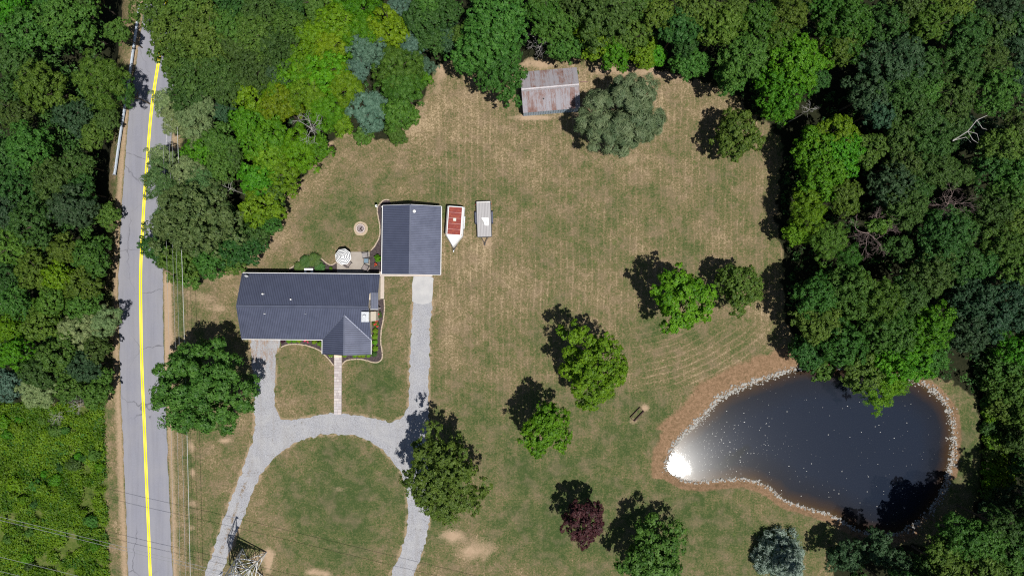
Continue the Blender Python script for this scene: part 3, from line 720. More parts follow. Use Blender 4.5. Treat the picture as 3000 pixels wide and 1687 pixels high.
# trees standing on the lawn
tree(603, 1135, 274, 7.0, 'dense', 'mg', 'broad dense green shade tree between the road and the gravel drive', group='lawn trees', name='maple_tree', sy=1.04)
tree(1298, 1392, 226, 7.6, 'L', 'mg', 'large uneven green tree shading the gravel loop on its right side', group='lawn trees', sy=1.22)
tree(1598, 1254, 150, 7.6, 'M', 'vg', 'smaller bright green lawn tree, lower left neighbour of the larger bright one', group='lawn trees', sy=1.1)
tree(1732, 1070, 212, 7.2, 'L', 'vg', 'larger bright green tree in the middle of the open lawn', group='lawn trees', sy=1.1)
tree(1996, 873, 186, 7.2, 'M', 'vg', 'round bright green lawn tree nearest to the right hand woods but one', group='lawn trees', sy=1.08)
tree(2163, 838, 134, 4.6, 'M', 'mg', 'small green tree standing in the shadow at the edge of the right woods', group='lawn trees', sy=1.08)
tree(1712, 1527, 122, 5.2, 'M', 'plum', 'dark plum-leaved tree alone on the lawn left of the pond', group='lawn trees', name='plum_tree', sy=1.2)
tree(1912, 1640, 204, 5.0, 'M', 'mg', 'green tree cut by the bottom edge, between the plum tree and silver spruce', group='lawn trees', sy=1.15)
tree(2303, 1648, 146, 4.0, 'cone', 'spruce', 'silvery blue conical spruce on the grass below the pond', group='lawn trees', name='spruce_tree', zr=3.9)
tree(1820, 346, 242, 6.2, 'pine', 'pine', 'wide greyish green pine beside the rusty shed', group='lawn trees', name='pine_tree', zr=4.2, sy=1.0)
tree(2153, 400, 152, 4.8, 'M', 'mg', 'round green lawn tree near the upper right corner of the mown lawn', group='lawn trees', sy=1.0)

# woods: px py d hc crown colour | label
WL = '''
207 66 165 10 L mg | broad lumpy green tree, tallest crown at the top of the left woods
84 96 135 9.5 M mg | green tree just left of the tallest lumpy crown in the left woods
40 18 125 9 M vg | bright green tree filling the top left corner of the photo
255 -15 110 9 M dg | dark green crown cut by the top edge left of the guardrail
150 -20 120 9 M mg | green crown cut by the top edge, right of the top left corner
348 96 78 6 M mg | slim green tree alone beside the upper end of the guardrail
41 180 115 9 M dg | dark tree on the left edge below the top left corner tree
137 262 150 10 L ol | wide olive green crown in the left woods level with the shed
28 272 100 9 M dg | dark crown at the left edge beside the wide olive crown
300 238 150 8 fine ol | ragged yellowish tree leaning over the guardrail, shadow on the road
366 268 76 6.5 fine mg | small feathery crown hanging out over the guardrail towards the road
220 342 110 8 M bd | blue-dark crown below the ragged tree by the guardrail
316 352 78 6.5 M dg | small dark tree next to the middle of the guardrail
48 335 95 9 M dg | dark crown against the left edge, level with the guardrail's middle
278 398 84 7 M mg | green roadside tree near the lower half of the guardrail
95 438 140 10 L mg | big green crown near the left edge, level with the guardrail's lower half
12 455 120 9 M dg | green crown cut by the left edge below the guardrail's level
232 480 90 7 M dg | small tree in the shadow left of the guardrail's lower end
160 530 130 9.5 L dg | dark green crown left of the guardrail's lower end
50 560 140 9.5 L dg | dark crown at the left edge level with the guardrail's lower end
240 562 95 8 M dg | dark tree whose shadow reaches the road below the guardrail
217 612 135 9 M bd | deep green crown with clear round lobes, below the guardrail
97 652 135 9 M dg | deep green crown between the left edge and the round lobed crown
18 615 100 9 M bd | deep green crown touching the left edge above the yellowish trees
312 630 82 4.5 M mg | low tree on the verge left of the road, above its tree shadow
45 722 115 8.5 M ol | olive crown at the left edge, topmost of the yellowish group
272 752 115 8 M mg | green tree at the roadside, topmost on the edge of the yellowish group
196 735 100 8.5 M ol | yellowish olive crown second from the road in its row
108 795 115 8.5 L ol | yellowish olive crown in the middle of the left woods
250 835 115 8 M ol | olive roadside crown left of the narrowest part of the verge
180 812 100 8.5 M lm | lime tinged crown between two olive crowns left of the road
24 815 95 8 M dg | dark crown at the left edge below the topmost olive crown
158 880 105 8.5 M ol | olive crown left of the road, level with the house ridge
54 888 105 8.5 M mg | green crown near the left edge, level with the house ridge
250 895 98 8 M mg | green roadside crown level with the house ridge
312 940 92 7 fine gg | feathery grey-green roadside tree, its shadow cast across the left lane
232 972 118 7.5 fine gg | pale grey-green crown behind the feathery roadside tree
122 952 105 8 M ol | olive crown left of the pale grey-green crown
34 962 105 8 M lm | lime green crown at the left edge level with the porch
48 1036 105 7.5 M lm | lower lime green crown at the left edge of the photo
172 1040 118 7 M mg | green crown in the lower part of the left woods
284 1022 84 5.5 M dg | dark roadside tree level with the big shade tree's middle
118 1090 105 7 M dg | dark crown above the open scrub, second from the left edge
248 1074 98 6 M bd | blue-green roadside crown just above the open scrub
300 1100 62 4 S mg | small green roadside tree at the lower end of the left woods
26 1122 105 6.5 M bg | bluish crown at the left edge where the woods meet the scrub
120 1142 115 6 fine gg | soft grey-green crown bordering the scrub
206 1128 94 5.5 M mg | green crown bordering the scrub beside the bare grey shrub
284 1158 84 4.5 M mg | low green tree on the verge beside the bare grey shrub
'''
WC = '''
466 36 138 9 L mg | dense green tree hiding the road at the top edge
552 12 130 9.5 L mg | dense green crown at the top edge, right of the hidden road
518 108 150 9 L mg | dense green tree overhanging the end of the yellow line
686 14 130 9.5 L dg | dense crown cut by the top edge, third from the road
602 80 135 9.5 L mg | dense green crown inside the wood right of the road's end
684 84 130 9.5 L mg | dense green crown between the road and the lime green canopy
767 36 125 9.5 L dg | dark crown cut by the top edge, left of the lime canopy
855 14 110 9.5 M dg | dark green crown at the top edge touching the lime canopy's corner
930 20 100 9.5 M mg | green crown at the top edge, tucked against the lime canopy
536 178 150 9 L mg | dense green tree beside the road with a clean straight left edge
628 152 125 9.5 L mg | dense green crown second from the road, above the grey-green trees
752 108 130 10 L mg | dense green crown with a dead twig showing at its right
850 72 112 9.5 L mg | dense green crown just left of the highest lime crown
812 142 130 9.5 L dg | dark dense crown bordering the lime canopy on its left
694 150 105 9.5 M dg | dark dense crown in the heart of the wood right of the road
566 230 145 9 L dg | dark dense roadside crown above the feathery grey-green tree
646 226 132 9.5 L dg | dark dense crown second from the road, left of the lime canopy
738 202 122 9.5 L dg | dark dense crown adjoining the lime canopy's lower left corner
672 254 118 9 L dg | darkest dense crown above the lime canopy's left tip
556 285 112 8.5 L dg | dark crown wedged between the road and the grey-green tree
659 322 70 6.5 M bd | small blackish crown in the dip left of the lime canopy
796 222 92 8 M bd | blue-dark crown set into the left edge of the lime canopy
1046 16 135 9 fine lm | lime crown cut by the top edge of the photo
992 70 135 9 M lm | bright lime crown at the canopy's upper left
1134 84 130 8.5 M lm | bright lime crown at the upper right corner of the lime canopy
1066 92 122 8.5 fine lm | lime crown directly above the blue-grey tree
915 106 112 8.5 M lm | lime crown at the canopy's left, beside the dense dark wood
972 136 114 8.5 fine lm | lime crown left of the blue-grey tree's top
888 170 114 8.5 M lm | lime crown bordering the dark wood at the middle of the canopy
866 210 120 8 fine lm | yellowish lime crown with dead sticks showing below it
958 210 132 8.5 M lm | lime crown left of the gap between the blue-grey trees
1010 246 116 8 fine lm | lime crown left of the lower blue-grey tree
906 272 120 8 fine vg | greener crown in the middle of the lime canopy
736 290 122 7.5 M lm | yellow-green crown at the left tip of the lime canopy
802 266 102 7.5 fine lm | yellow-green crown second from the left tip of the lime canopy
820 308 120 7.5 M lm | lime crown above the grey bare branches
958 326 120 7 fine lm | palest lime crown at the lawn edge beside the bare branches
1000 358 76 5 M vg | small bright crown poking out at the lawn edge
732 368 122 7.5 M vg | bright green crown left of the grey bare branches
784 412 132 7.5 M vg | bright green crown lower left of the grey bare branches
872 438 122 6.5 fine lm | yellowish crown beneath the grey bare branches
930 440 84 5 M vg | low bright crown on the lawn edge below the bare branches
1074 148 116 8 fine bg | upper blue-grey tree showing against the lime canopy
1052 204 84 7.5 fine bg | smaller blue-grey crown just below the upper blue-grey one
1080 322 122 6.5 fine bg | lower blue-grey tree reaching the lawn edge
1207 140 82 7 fine bg | blue-grey crown at the right corner of the olive trees
1246 196 60 6 fine bg | smallest blue-grey crown, beside the shaded strip of lawn
1168 196 132 7.5 fine ol | olive yellow tree between the blue-grey crowns
1186 266 122 7 fine ol | olive tree at the lawn edge with pale sticks showing
1168 332 112 6 M ol | olive green tree above the low bushes on the lawn edge
1162 388 76 4 M mg | low green bush at the lawn edge right of the lower blue-grey tree
1064 398 58 2.2 S mg | small low bush on the lawn edge under the blue-grey tree
1222 232 84 5.5 M vg | bright green crown at the lawn edge beside the shaded strip
1168 30 78 7.5 fine bg | blue-green crown in the dark hollow near the top edge
1240 64 122 8.5 M dg | dark green tree between lime canopy and the tall ridged tree
1258 14 105 9 M mg | green crown at the top edge left of the tall ridged tree
1266 118 86 7.5 M dg | dark crown above the shaded strip of lawn
491 306 84 6 fine gg | grey-green crown leaning over the road edge, highest of the pale ones
570 348 124 7.5 fine gg | broad pale grey-green tree between road and lime canopy
590 305 92 7.5 fine gg | pale grey-green crown tucked under the dark dense crowns
523 352 104 6.5 fine gg | pale feathery grey-green crown beside the road's right edge
596 402 100 6.5 fine gg | pale grey-green crown below the broad pale tree
646 418 112 7 M mg | green tree left of the bright green crowns
600 450 106 6.5 M vg | fresh green tree behind the strip of bare verge
678 458 88 6.5 M dg | dark green crown beside the small dead patch
652 490 96 7 M mg | green crown above the dead sticks
478 466 80 5.5 fine gg | grey-green crown reaching over the yellow centre line
474 526 112 6 fine ob | brownish grey-green tree overhanging the right lane
557 500 96 7.5 fine gg | grey-green crown left of the dark gap in the roadside trees
590 542 96 7.5 fine ob | brownish olive crown above the very broad olive tree
519 566 92 7 fine ob | brownish olive crown between the road and the very broad olive tree
586 644 250 7.5 L ob | very broad brownish olive tree beside the road above the house
494 640 90 6 fine ob | olive crown on the road side of the very broad olive tree
793 458 122 7 M vg | bright green tree in the belt behind the house, above the others
762 524 122 6.5 M vg | bright green tree in the middle of the belt behind the house
836 506 118 6 M vg | bright green tree on the lawn edge of the belt behind the house
768 600 134 6 M vg | leafy bright green tree beside the backyard lawn
800 566 92 5.5 M mg | green crown on the backyard lawn edge above the leafy bright tree
786 650 82 4.5 M mg | green crown at the backyard lawn edge below the leafy bright tree
461 726 96 4.5 M dg | dark green tree leaning on the road edge under the wires
524 770 114 4.5 M mg | green tree under the power lines at the roadside
710 728 122 5 M dg | dark green tree behind the house's upper left corner
686 762 92 3.6 M mg | low green tree closest to the house's upper left corner
619 762 110 4.5 M mg | green tree between the power lines and the house
557 806 74 3 S mg | low bush at the foot of the belt beside the power lines
736 690 94 5 M dg | dark green crown where the belt meets the backyard
'''
WR = '''
1455 48 195 9.5 L mg | tall ridged green tree at the top edge left of the rusty shed
1425 134 196 9 L mg | middle crown of the ridged green trees left of the rusty shed
1468 212 170 8 L mg | ridged green tree whose crown covers the shed's left end
1362 106 92 7.5 M mg | side crown of the ridged trees above the shaded strip of lawn
1305 34 105 8.5 M dg | dark green tree left of the tall ridged tree at the top edge
1304 104 86 7 M bd | blackish crown in the gap left of the ridged trees
1588 48 112 8.5 M ol | olive tree behind the dead tree, upper one
1632 78 108 8.5 M mg | green crown upper right of the grey dead tree
1656 140 104 6.5 M mg | green crown at the wood edge right of the grey dead tree
1598 -10 100 9 M mg | green crown cut by the top edge above the dead tree
1776 44 185 9.5 L dg | wide dark green crown at the top edge above the pine
1690 10 100 9 M dg | dark crown cut by the top edge left of the wide dark crown
1738 116 118 7 M vg | bright green tree at the wood edge behind the shed's right end
1796 150 112 6 M vg | bright green tree on the wood edge straight above the pine
1846 106 112 7.5 M mg | green crown upper right of the bright wood edge trees
1882 158 92 5.5 M vg | bright green crown on the wood edge upper right of the pine
1922 166 66 4 S vg | small light green bush at the wood edge above the pine's right side
1926 44 112 9 M ol | yellowish crown with bare twigs near the top edge
1864 12 95 9 M mg | green crown at the top edge right of the wide dark crown
1986 82 116 9 M dg | dark green crown left of the yellowish crowns above the lawn corner
2040 28 122 9.5 M mg | green crown cut by the top edge above the lawn corner
2020 184 112 5.5 M mg | round green tree at the top of the lawn corner with shadow left
2004 128 84 7.5 M dg | dark crown behind the round green tree at the lawn corner
2116 84 134 9.5 M ol | yellow-green crown in the wood above the lawn corner
2145 36 104 9.5 M mg | green crown near the top edge right of the lawn corner
2178 176 152 9 L mg | large green crown overhanging the lawn's upper right corner
2136 234 94 6.5 M mg | green crown on the lawn edge left of the bright lime pair
2215 58 114 9.5 M ol | olive crown near the top edge above the large overhanging crown
2302 38 134 9.5 L ol | olive lit crown at the top edge, above the bright lime pair
2281 108 106 9 M ol | olive crown directly above the bright lime pair
2322 186 180 8.5 L vg | upper of the bright lime pair at the lawn's upper right corner
2288 260 150 7.5 L vg | lower of the bright lime pair at the lawn's upper right corner
2281 322 94 5 M vg | bright green crown touching the round lawn tree's shadowless side
2397 232 68 7 M dg | small dark crown on the right flank of the bright lime pair
2468 76 172 9.5 L ol | wide olive green crown near the top edge of the right woods
2424 14 120 9.5 M ol | olive crown cut by the top edge beside the wide olive one
2459 140 120 9 M ol | olive crown below the wide olive one in the right woods
2596 74 116 9 M dg | dark crown right of the wide olive crown
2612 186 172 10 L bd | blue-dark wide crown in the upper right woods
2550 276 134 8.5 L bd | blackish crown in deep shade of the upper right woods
2634 270 142 9.5 L dg | dark green crown right of the blackish shaded crown
2708 206 116 9.5 M dg | dark crown with a green lit right flank in the upper right woods
2718 268 94 9 M mg | greener crown on the flank of the dark upper right woods
2662 332 124 9 M dg | dark crown in the middle of the right woods, above the leafless trees
2571 325 112 8.5 M bd | deep blue-green crown right of the white bare twigs
2654 16 104 9.5 M dg | dark green crown cut by the top edge, right woods, second from olive
2718 70 122 9.5 M ol | brownish olive crown near the top edge of the far right woods
2786 30 124 9.5 M ol | olive crown cut by the top edge of the far right woods
2820 106 152 9.5 L dg | large dark crown in the far right woods below the top edge
2923 32 142 9.5 L bd | blue-dark crown nearest to the top right corner
2904 96 122 9.5 M dg | dark crown lower left of the top right corner
2975 84 116 9.5 M dg | dark crown on the right edge just below the top right corner
2811 200 132 9.5 L dg | dark crown level with the shed in the far right woods
2884 186 132 9.5 L dg | dark crown second from the right edge, level with the shed
2902 266 152 9.5 L mg | green lit crown above the long dead branch
2799 266 112 9.5 M dg | dark crown left of the green one above the long dead branch
2980 126 110 9.5 M bd | blackish crown on the right edge, second below the corner
2986 232 104 9 M bd | blackish crown on the right edge, third below the corner
2770 332 112 9 M dg | dark crown upper left of the long dead branch
2778 382 112 8.5 M dg | dark crown beside the base of the long dead branch
2716 366 122 9 M dg | dark green crown left of the long dead branch
2447 392 122 7.5 M vg | light green tree, topmost of the group right of the big lawn
2386 440 132 7 M vg | light green tree at the woods edge beside the big lawn
2458 448 132 7.5 M vg | light green crown behind the woods edge tree beside the big lawn
2538 440 114 7.5 M mg | green crown right of the light green group
2406 506 152 7 L vg | widest light green tree on the woods edge right of the big lawn
2468 578 112 7 M ol | olive yellow tree below the light green group
2366 584 96 6 M vg | light green crown, lowest of the group at the woods edge
2633 414 114 8.5 M dg | dark crown right of the light green group, upper
2716 436 142 9 L dg | wide dark crown below the long dead branch
2728 502 132 9 L dg | dark crown above the grey leafless tree
2614 548 142 8 L bd | deep green crown above the reddish dead tree
2672 560 112 8.5 M dg | dark green crown between the two leafless trees, upper
2654 476 122 8.5 M dg | dark crown in the centre of the right woods
2935 436 132 9 L mg | green crown right of the long dead branch
2964 518 142 9 L mg | green crown near the right edge above the leafless tree's level
2905 486 112 8.5 M dg | dark crown left of the green right edge crown
2803 512 86 8 M dg | small dark crown above the grey leafless tree's right side
2986 374 104 9 M dg | dark crown on the right edge beside the long dead branch
2956 580 134 9 L mg | green crown on the right side of the grey leafless tree
2366 630 112 6.5 fine vg | feathery light green tree on the woods edge beside the lawn
2334 684 84 5 M vg | low light green tree leaning out from the woods edge
2424 702 112 7 fine ol | olive tree left of the reddish dead tree
2482 762 84 7 fine ol | small olive yellow crown below the reddish dead tree
2648 600 142 8.5 L dg | dark green crown right of the reddish dead tree
2633 726 86 7.5 M dg | small dark crown below the reddish dead tree's right side
2754 694 162 9 L dg | wide dark crown below the grey leafless tree
2722 800 142 9 L dg | wide dark crown in the middle of the right woods
2806 772 122 9 M dg | dark crown right of the wide dark middle crown
2812 672 112 8.5 M dg | dark crown right below the grey leafless tree
2392 866 136 7.5 L mg | upper left crown of the great tree overhanging the pond
2486 850 152 8.5 L mg | top middle crown of the great trees above the pond
2562 878 152 9 L ol | olive tinged crown at the centre of the great trees above the pond
2396 944 136 7 L mg | left crown of the great trees above the pond, beside the lawn shadow
2466 1006 152 7 L mg | lower left crown of the great trees above the pond
2655 868 132 8.5 L dg | dark crown right behind the great trees above the pond
2606 966 162 8.5 L mg | crown at the middle of the tree overhanging the pond
2704 962 162 8.5 L vg | brighter right crown of the tree overhanging the pond
2633 1056 162 7.5 L vg | lowest big crown overhanging the pond's upper side
2706 1044 132 7 L mg | right hand crown overhanging the pond's upper bank
2520 1084 132 6.5 M mg | crown reaching the water left of the lowest big crown
2584 1118 140 5.5 fine vg | drooping light green crown over the pond water
2358 1034 104 4.5 M dg | low dark tree on the pond bank below the great trees
2408 1078 76 2.8 S mg | bush hanging over the stones at the pond's upper left bank
2851 888 152 8.5 L bd | blackish green crown in the right woods level with the house
2946 902 172 9 L bd | large bluish dark crown near the right edge level with the house
2827 974 134 8 L bd | bluish crown right of the tree overhanging the pond
2922 716 134 9 L mg | green crown in the far right woods level with the patio
2974 646 132 9 L mg | green crown on the right edge level with the fire pit
2904 622 132 9 L dg | dark crown beside the green right edge crown, level with the fire pit
2974 790 112 9 M mg | green crown on the right edge level with the house's upper eave
2876 768 94 8.5 M dg | dark crown second from the right edge level with the house's upper eave
2922 1058 134 8 L mg | green crown in the right woods above the pond's right bank
2982 1020 114 8 M vg | light green crown on the right edge above the pond's right bank
2922 1138 132 7.5 L mg | green crown just above the grassy strip right of the pond
2866 1080 84 6.5 M dg | dark crown at the upper right corner of the pond
2982 1124 112 8 M mg | green crown on the right edge, level with the pond's top
2918 1190 122 7 M mg | green crown beside the top of the grassy strip right of the pond
2980 1208 112 8 M mg | green right edge crown beside the grassy strip's upper half
2920 1240 84 6 M mg | small crown at the edge of the grassy strip's upper half
2972 1290 122 7.5 M dg | dark crown on the right edge halfway down the grassy strip
2912 1298 94 5.5 M mg | green crown at the edge halfway down the grassy strip
2918 1360 98 5 M vg | light green bush tree at the lower half of the grassy strip
2906 1410 78 3.5 S lm | lime yellow bush at the lower end of the grassy strip
2984 1366 96 7 M dg | dark crown on the right edge beside the light green bush tree
2950 1466 132 7.5 L bd | blackish crown in shade below the grassy strip
2878 1480 84 5.5 M bd | small blackish crown at the pond's lower right corner
2816 1568 142 8 L mg | green crown nearest to the pond's shaded lower right bay
2762 1602 114 7.5 M mg | green crown left of the one nearest the shaded bay
2878 1584 122 8.5 M mg | green crown right of the one nearest the shaded bay
2926 1538 112 8.5 M dg | dark crown upper right of the shaded bay crowns
2774 1664 122 8 M mg | green crown on the bottom edge below the shaded bay
2878 1660 132 8.5 M mg | green crown on the bottom edge, second from the shaded bay
2938 1628 122 8.5 M mg | green crown near the bottom right corner
2980 1566 112 8.5 M dg | dark crown on the right edge above the bottom right corner
2974 1668 114 8.5 M mg | green crown filling the bottom right corner
2710 1664 94 6.5 M dg | dark crown on the bottom edge left of the shaded bay crowns
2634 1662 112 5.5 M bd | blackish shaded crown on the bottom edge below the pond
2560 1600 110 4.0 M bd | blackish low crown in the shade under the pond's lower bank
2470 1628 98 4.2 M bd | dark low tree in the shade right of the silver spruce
'''
def plant(block, group):
    for ln in block.strip().splitlines():
        a, lab = ln.split('|'); px_, py_, d_, hc_, k_, c_ = a.split()
        px_, py_, d_, hc_ = float(px_), float(py_), float(d_), float(hc_)
        if px_ < 330 and not lab.strip().startswith('ragged'): hc_ *= .38 if py_ < 600 else .55 if py_ < 1000 else .8
        if px_ > 2855 and 1040 < py_ < 1500: hc_ = max(.6, (hc_ - 5.5) * 1.0 + (px_ - 2910) * .02); px_ += 26
        tree(px_, py_, d_, hc_, k_, c_, lab.strip(), group=group)
plant(WL, 'trees of the left woods'); plant(WC, 'trees of the wood between road and backyard'); plant(WR, 'trees of the upper and right woods')
for k, (a, b, d_) in enumerate([(2893, 1180, 46), (2902, 1215, 54), (2896, 1252, 50), (2904, 1290, 58), (2898, 1330, 52), (2905, 1372, 60), (2898, 1412, 50), (2888, 1446, 46)]):
    tree(a, b, d_, .5, 'bush', ['mg', 'vg', 'dg', 'vg', 'mg', 'vg', 'lm', 'mg'][k], ['topmost', 'second', 'third', 'fourth', 'fifth', 'sixth', 'seventh', 'lowest'][k] + ' of the low bushes along the grassy strip right of the pond', 'shrub', 'bushes along the grassy strip', 'wild_shrub', zr=1.3)
tree(2838, 398, 110, 4.0, 'M', 'bd', 'low blackish crown added to darken the gap under the long dead branch', group='trees of the upper and right woods')  # crown added to darken a gap where sun lit the woods floor
tree(2890, 395, 90, 3.5, 'M', 'bd', 'low blackish crown right of the long dead branch in the gap', group='trees of the upper and right woods')
# outside the frame on the sunny side: their shadows fall into the picture
for k, (a, b) in enumerate([(3060, 1600), (3070, 1480), (3060, 1740), (2960, 1750), (2850, 1760), (2740, 1750), (2640, 1745),  (3070, 980), (3070, 860), (3070, 700)]):
    tree(a, b, 150, 9.5, 'L', 'dg', 'dark green tree continuing the right woods past the photo edge', group='trees continuing the right woods')

bare_tree(1588, 118, 118, 6.5, 'grey leafless tree with thick pale limbs behind the rusty shed', BARK_PALE, 5, depth=5)
bare_tree(2561, 680, 150, 8.8, 'leafless reddish tree with a green clump in the right woods', BARK_RED, 9, green='ol', depth=6)
bare_tree(2800, 592, 138, 9.2, 'grey leafless tree with fine twigs in the right woods', BARK_RED, 14, depth=6)
bare_tree(905, 372, 112, 9.2, 'pale bare branches standing above the lime canopy at the lawn edge', BARK_PALE, 23, depth=5)
bare_tree(2376, 318, 60, 7.5, 'white bare twigs in the dark gap below the bright lime pair', BARK_PALE, 31, depth=4)
bare_tree(668, 552, 62, 8.0, 'thin dead tree with pale sticks above the very broad olive tree', BARK_PALE, 37, depth=3)
bare_tree(222, 1192, 62, 2.6, 'bare grey shrub at the top of the scrub', BARK_PALE, 41, cat='dead shrub', depth=5)
bare_tree(166, 1222, 56, 1.8, 'lower bare grey shrub left of the first one in the scrub', BARK_PALE, 43, cat='dead shrub', depth=5)
# long dead branch lying over the dark gap in the right woods
mb = MB(); a = W(2793, 412, 10.5); b = W(2835, 385, 11); c_ = W(2862, 352, 11.5); d_ = W(2893, 338, 11.8)
rt = empty('dead_branch', (a.x, a.y, 0)); tag(rt, 'long pale dead limb lying across the dark gap in the right woods', 'dead branch')
q = lambda v: Vector((v.x - a.x, v.y - a.y, v.z))
mb.tube([q(W(2770, 430, 3)), q(a), q(b), q(c_), q(d_)], [.10, .085, .07, .055, .03], 6); mb.build('limb', BARK_PALE, rt)
for p0, p1, p2 in ((b, W(2862, 392, 11), W(2868, 412, 11)), (b, W(2850, 410, 11), W(2866, 420, 11)), (c_, W(2878, 376, 11.3), W(2892, 380, 11.3)), (a, W(2830, 402, 10.4), W(2845, 418, 10.2))):
    MB().tube([q(p0), q(p1), q(p2)], [.04, .03, .015], 5).build('twig', BARK_PALE, rt)

# shrubs in the rough scrub left of the road
rs = np.random.RandomState(77)
for k in range(30):
    px_ = 8 + rs.rand() * 285; py_ = 1205 + rs.rand() * 500; d_ = 20 + 26 * rs.rand() ** 1.5
    tree(px_, py_, d_, .35 + d_ * .012, 'bush', ['mg', 'vg', 'dg', 'vg', 'lm', 'mg'][k % 6], ['low green shrub in the rough scrub left of the road', 'low bright green shrub in the rough scrub left of the road', 'low dark green shrub in the rough scrub left of the road', 'low bright green shrub in the rough scrub left of the road', 'low lime green shrub in the rough scrub left of the road', 'low green shrub in the rough scrub left of the road'][k % 6], 'shrub', 'shrubs scattered through the rough scrub', 'wild_shrub', zr=.35 + d_ * .013)

# leafy undergrowth: below the woods and over the scrub (nobody could count it)
def carpet(name, poly, n, zmax, size, mat, seed, label, bounds, cover=.45, edge=.3):
    rng = np.random.RandomState(seed); x0, x1, y0, y1 = bounds
    cx = x0 + (x1 - x0) * rng.rand(n); cy = y0 + (y1 - y0) * rng.rand(n)
    w0 = ((cx - 1500) * S); w1 = (843.5 - cy) * S
    ok = (sdf(poly, w0, w1) < -edge) & (fbm(w0 * .45, w1 * .45 + 31, 3) > cover)
    ok &= sdf(pond_w, w0, w1) > 1.6
    w0, w1 = w0[ok], w1[ok]; k = 9
    hgt = zmax * (.25 + .75 * fbm(w0 * .7 + 8, w1 * .7, 2)) * (.4 + .6 * rng.rand(len(w0)))
    off = rng.randn(len(w0), k, 3) * np.array([.22, .22, .12])
    P = np.stack([w0, w1, hgt], 1)[:, None, :] + off; P[:, :, 2] = np.maximum(P[:, :, 2] - .35 * (off[:, :, 0] ** 2 + off[:, :, 1] ** 2) * 3, .04)
    N = off * 2.0 + rng.randn(len(w0), k, 3) * .5 + np.array([0, 0, 1.0]); t = np.repeat(fbm(w0 * .6 + 3, w1 * .6, 2)[:, None] * 1.6 - .3, k, 1) + rng.randn(len(w0), k) * .16
    V, F, T = leaf_quads(P.reshape(-1, 3), N.reshape(-1, 3), np.full(P.shape[0] * k, size), 1.4, .7, rng, t.reshape(-1))
    o = link(name, foliage_mesh(name, V, F, T), None, mat); tag(o, label, kind='stuff'); return o
carpet('undergrowth', wpoly(WOODS_L), 3500, 2.2, .3, LM['dg'], 5, 'dark leafy undergrowth below the left woods', (-60, 310, -30, 1190), .4)
carpet('undergrowth', wpoly(WOODS_R), 14000, 2.2, .3, LM['dg'], 6, 'dark leafy undergrowth below the woods', (480, 3060, -30, 1720), .42)
carpet('scrub_weeds', wpoly(SCRUB), 15000, 1.2, .2, LM['vg'], 7, 'tangled green weeds covering the scrub left of the road', (-40, 330, 1185, 1720), .36, .0)
carpet('scrub_weeds', wpoly(SCRUB), 7000, .9, .2, LM['mg'], 8, 'darker green weeds between the scrub shrubs', (-40, 330, 1185, 1720), .42, .0)
# ------------------------------------------------------------------ buildings
def metalroof(name, c, var=.1):
    m = Mat(name, .38, .5, .25); n1 = m.noise(.8, 4, .6); n2 = m.noise(9, 3, .6)
    k = m.math('ADD', m.math('MULTIPLY', n1, .7), m.math('MULTIPLY', n2, .3))
    m.col(m.mix(m.rng(k, .3, .7), tuple(q * (1 - var) for q in c), tuple(q * (1 + var) for q in c))); m.L(m.rng(n1, .3, .7, .34, .46), m.b.inputs['Roughness']); return m.mat
ROOF = metalroof('charcoal_metal_roof', (.082, .094, .148)); RIB_SHADED = metalroof('shadow_toned_rib', (.048, .054, .082)); RIDGE = metalroof('ridge_metal', (.095, .107, .155))  # ribs darkened in colour to paint in their thin shadow lines
TRIM = plain('white_trim', (.72, .72, .72), .5, .4, var=.08); SIDING = plain('cream_siding', (.56, .50, .41), .8, .2, var=.08)
DARK = plain('dark_grey', (.05, .052, .058), .5, .4); GLASS = Mat('window_glass', .06, .6, 0, (.02, .028, .034)).mat; BLACK = plain('black_steel', (.022, .022, .026), .5, .4)
STEEL = plain('galvanised_steel', (.46, .48, .51), .45, .5, .55, var=.15); DOORM = plain('door_paint', (.22, .20, .19), .6, .3)
WHITE = plain('white_plastic', (.8, .8, .8), .5, .4, var=.05)

def roof_slab(mb, poly, zf, t=.09):
    mb.prism(poly, lambda x, y: zf(x, y) - t, zf)
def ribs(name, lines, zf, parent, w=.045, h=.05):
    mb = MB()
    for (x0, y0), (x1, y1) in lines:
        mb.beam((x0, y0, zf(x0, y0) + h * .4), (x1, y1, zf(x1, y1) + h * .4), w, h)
    return tag(mb.build(name, RIB_SHADED, parent), kind='stuff')
def window(parent, c, wdt, hgt, n):
    """n: outward axis (unit vector along x or y) ; frame with glass pane"""
    x, y, z = c; mb = MB(); t = .05
    ax = (abs(n[1]), abs(n[0]))
    def bar(a0, a1, z0, z1, d=.05):
        p = Vector((x + ax[0] * (a0 + a1) / 2 + n[0] * d / 2, y + ax[1] * (a0 + a1) / 2 + n[1] * d / 2, z + (z0 + z1) / 2))
        sx = abs(a1 - a0) if ax[0] else d; sy = abs(a1 - a0) if ax[1] else d
        mb.rbox(p, (sx, sy, z1 - z0), 0)
    bar(-wdt / 2 - t, -wdt / 2 + t, -hgt / 2 - t, hgt / 2 + t); bar(wdt / 2 - t, wdt / 2 + t, -hgt / 2 - t, hgt / 2 + t)
    bar(-wdt / 2 + t, wdt / 2 - t, hgt / 2 - t, hgt / 2 + t); bar(-wdt / 2 + t, wdt / 2 - t, -hgt / 2 - t, -hgt / 2 + t, .09); bar(-wdt / 2 + t, wdt / 2 - t, -t / 2, t / 2, .035)
    f = mb.build('window', TRIM, parent)
    g = MB(); p = Vector((x + n[0] * .012, y + n[1] * .012, z)); g.rbox(p, (wdt - 2 * t if ax[0] else .02, wdt - 2 * t if ax[1] else .02, hgt - 2 * t), 0); g.build('pane', GLASS, f)
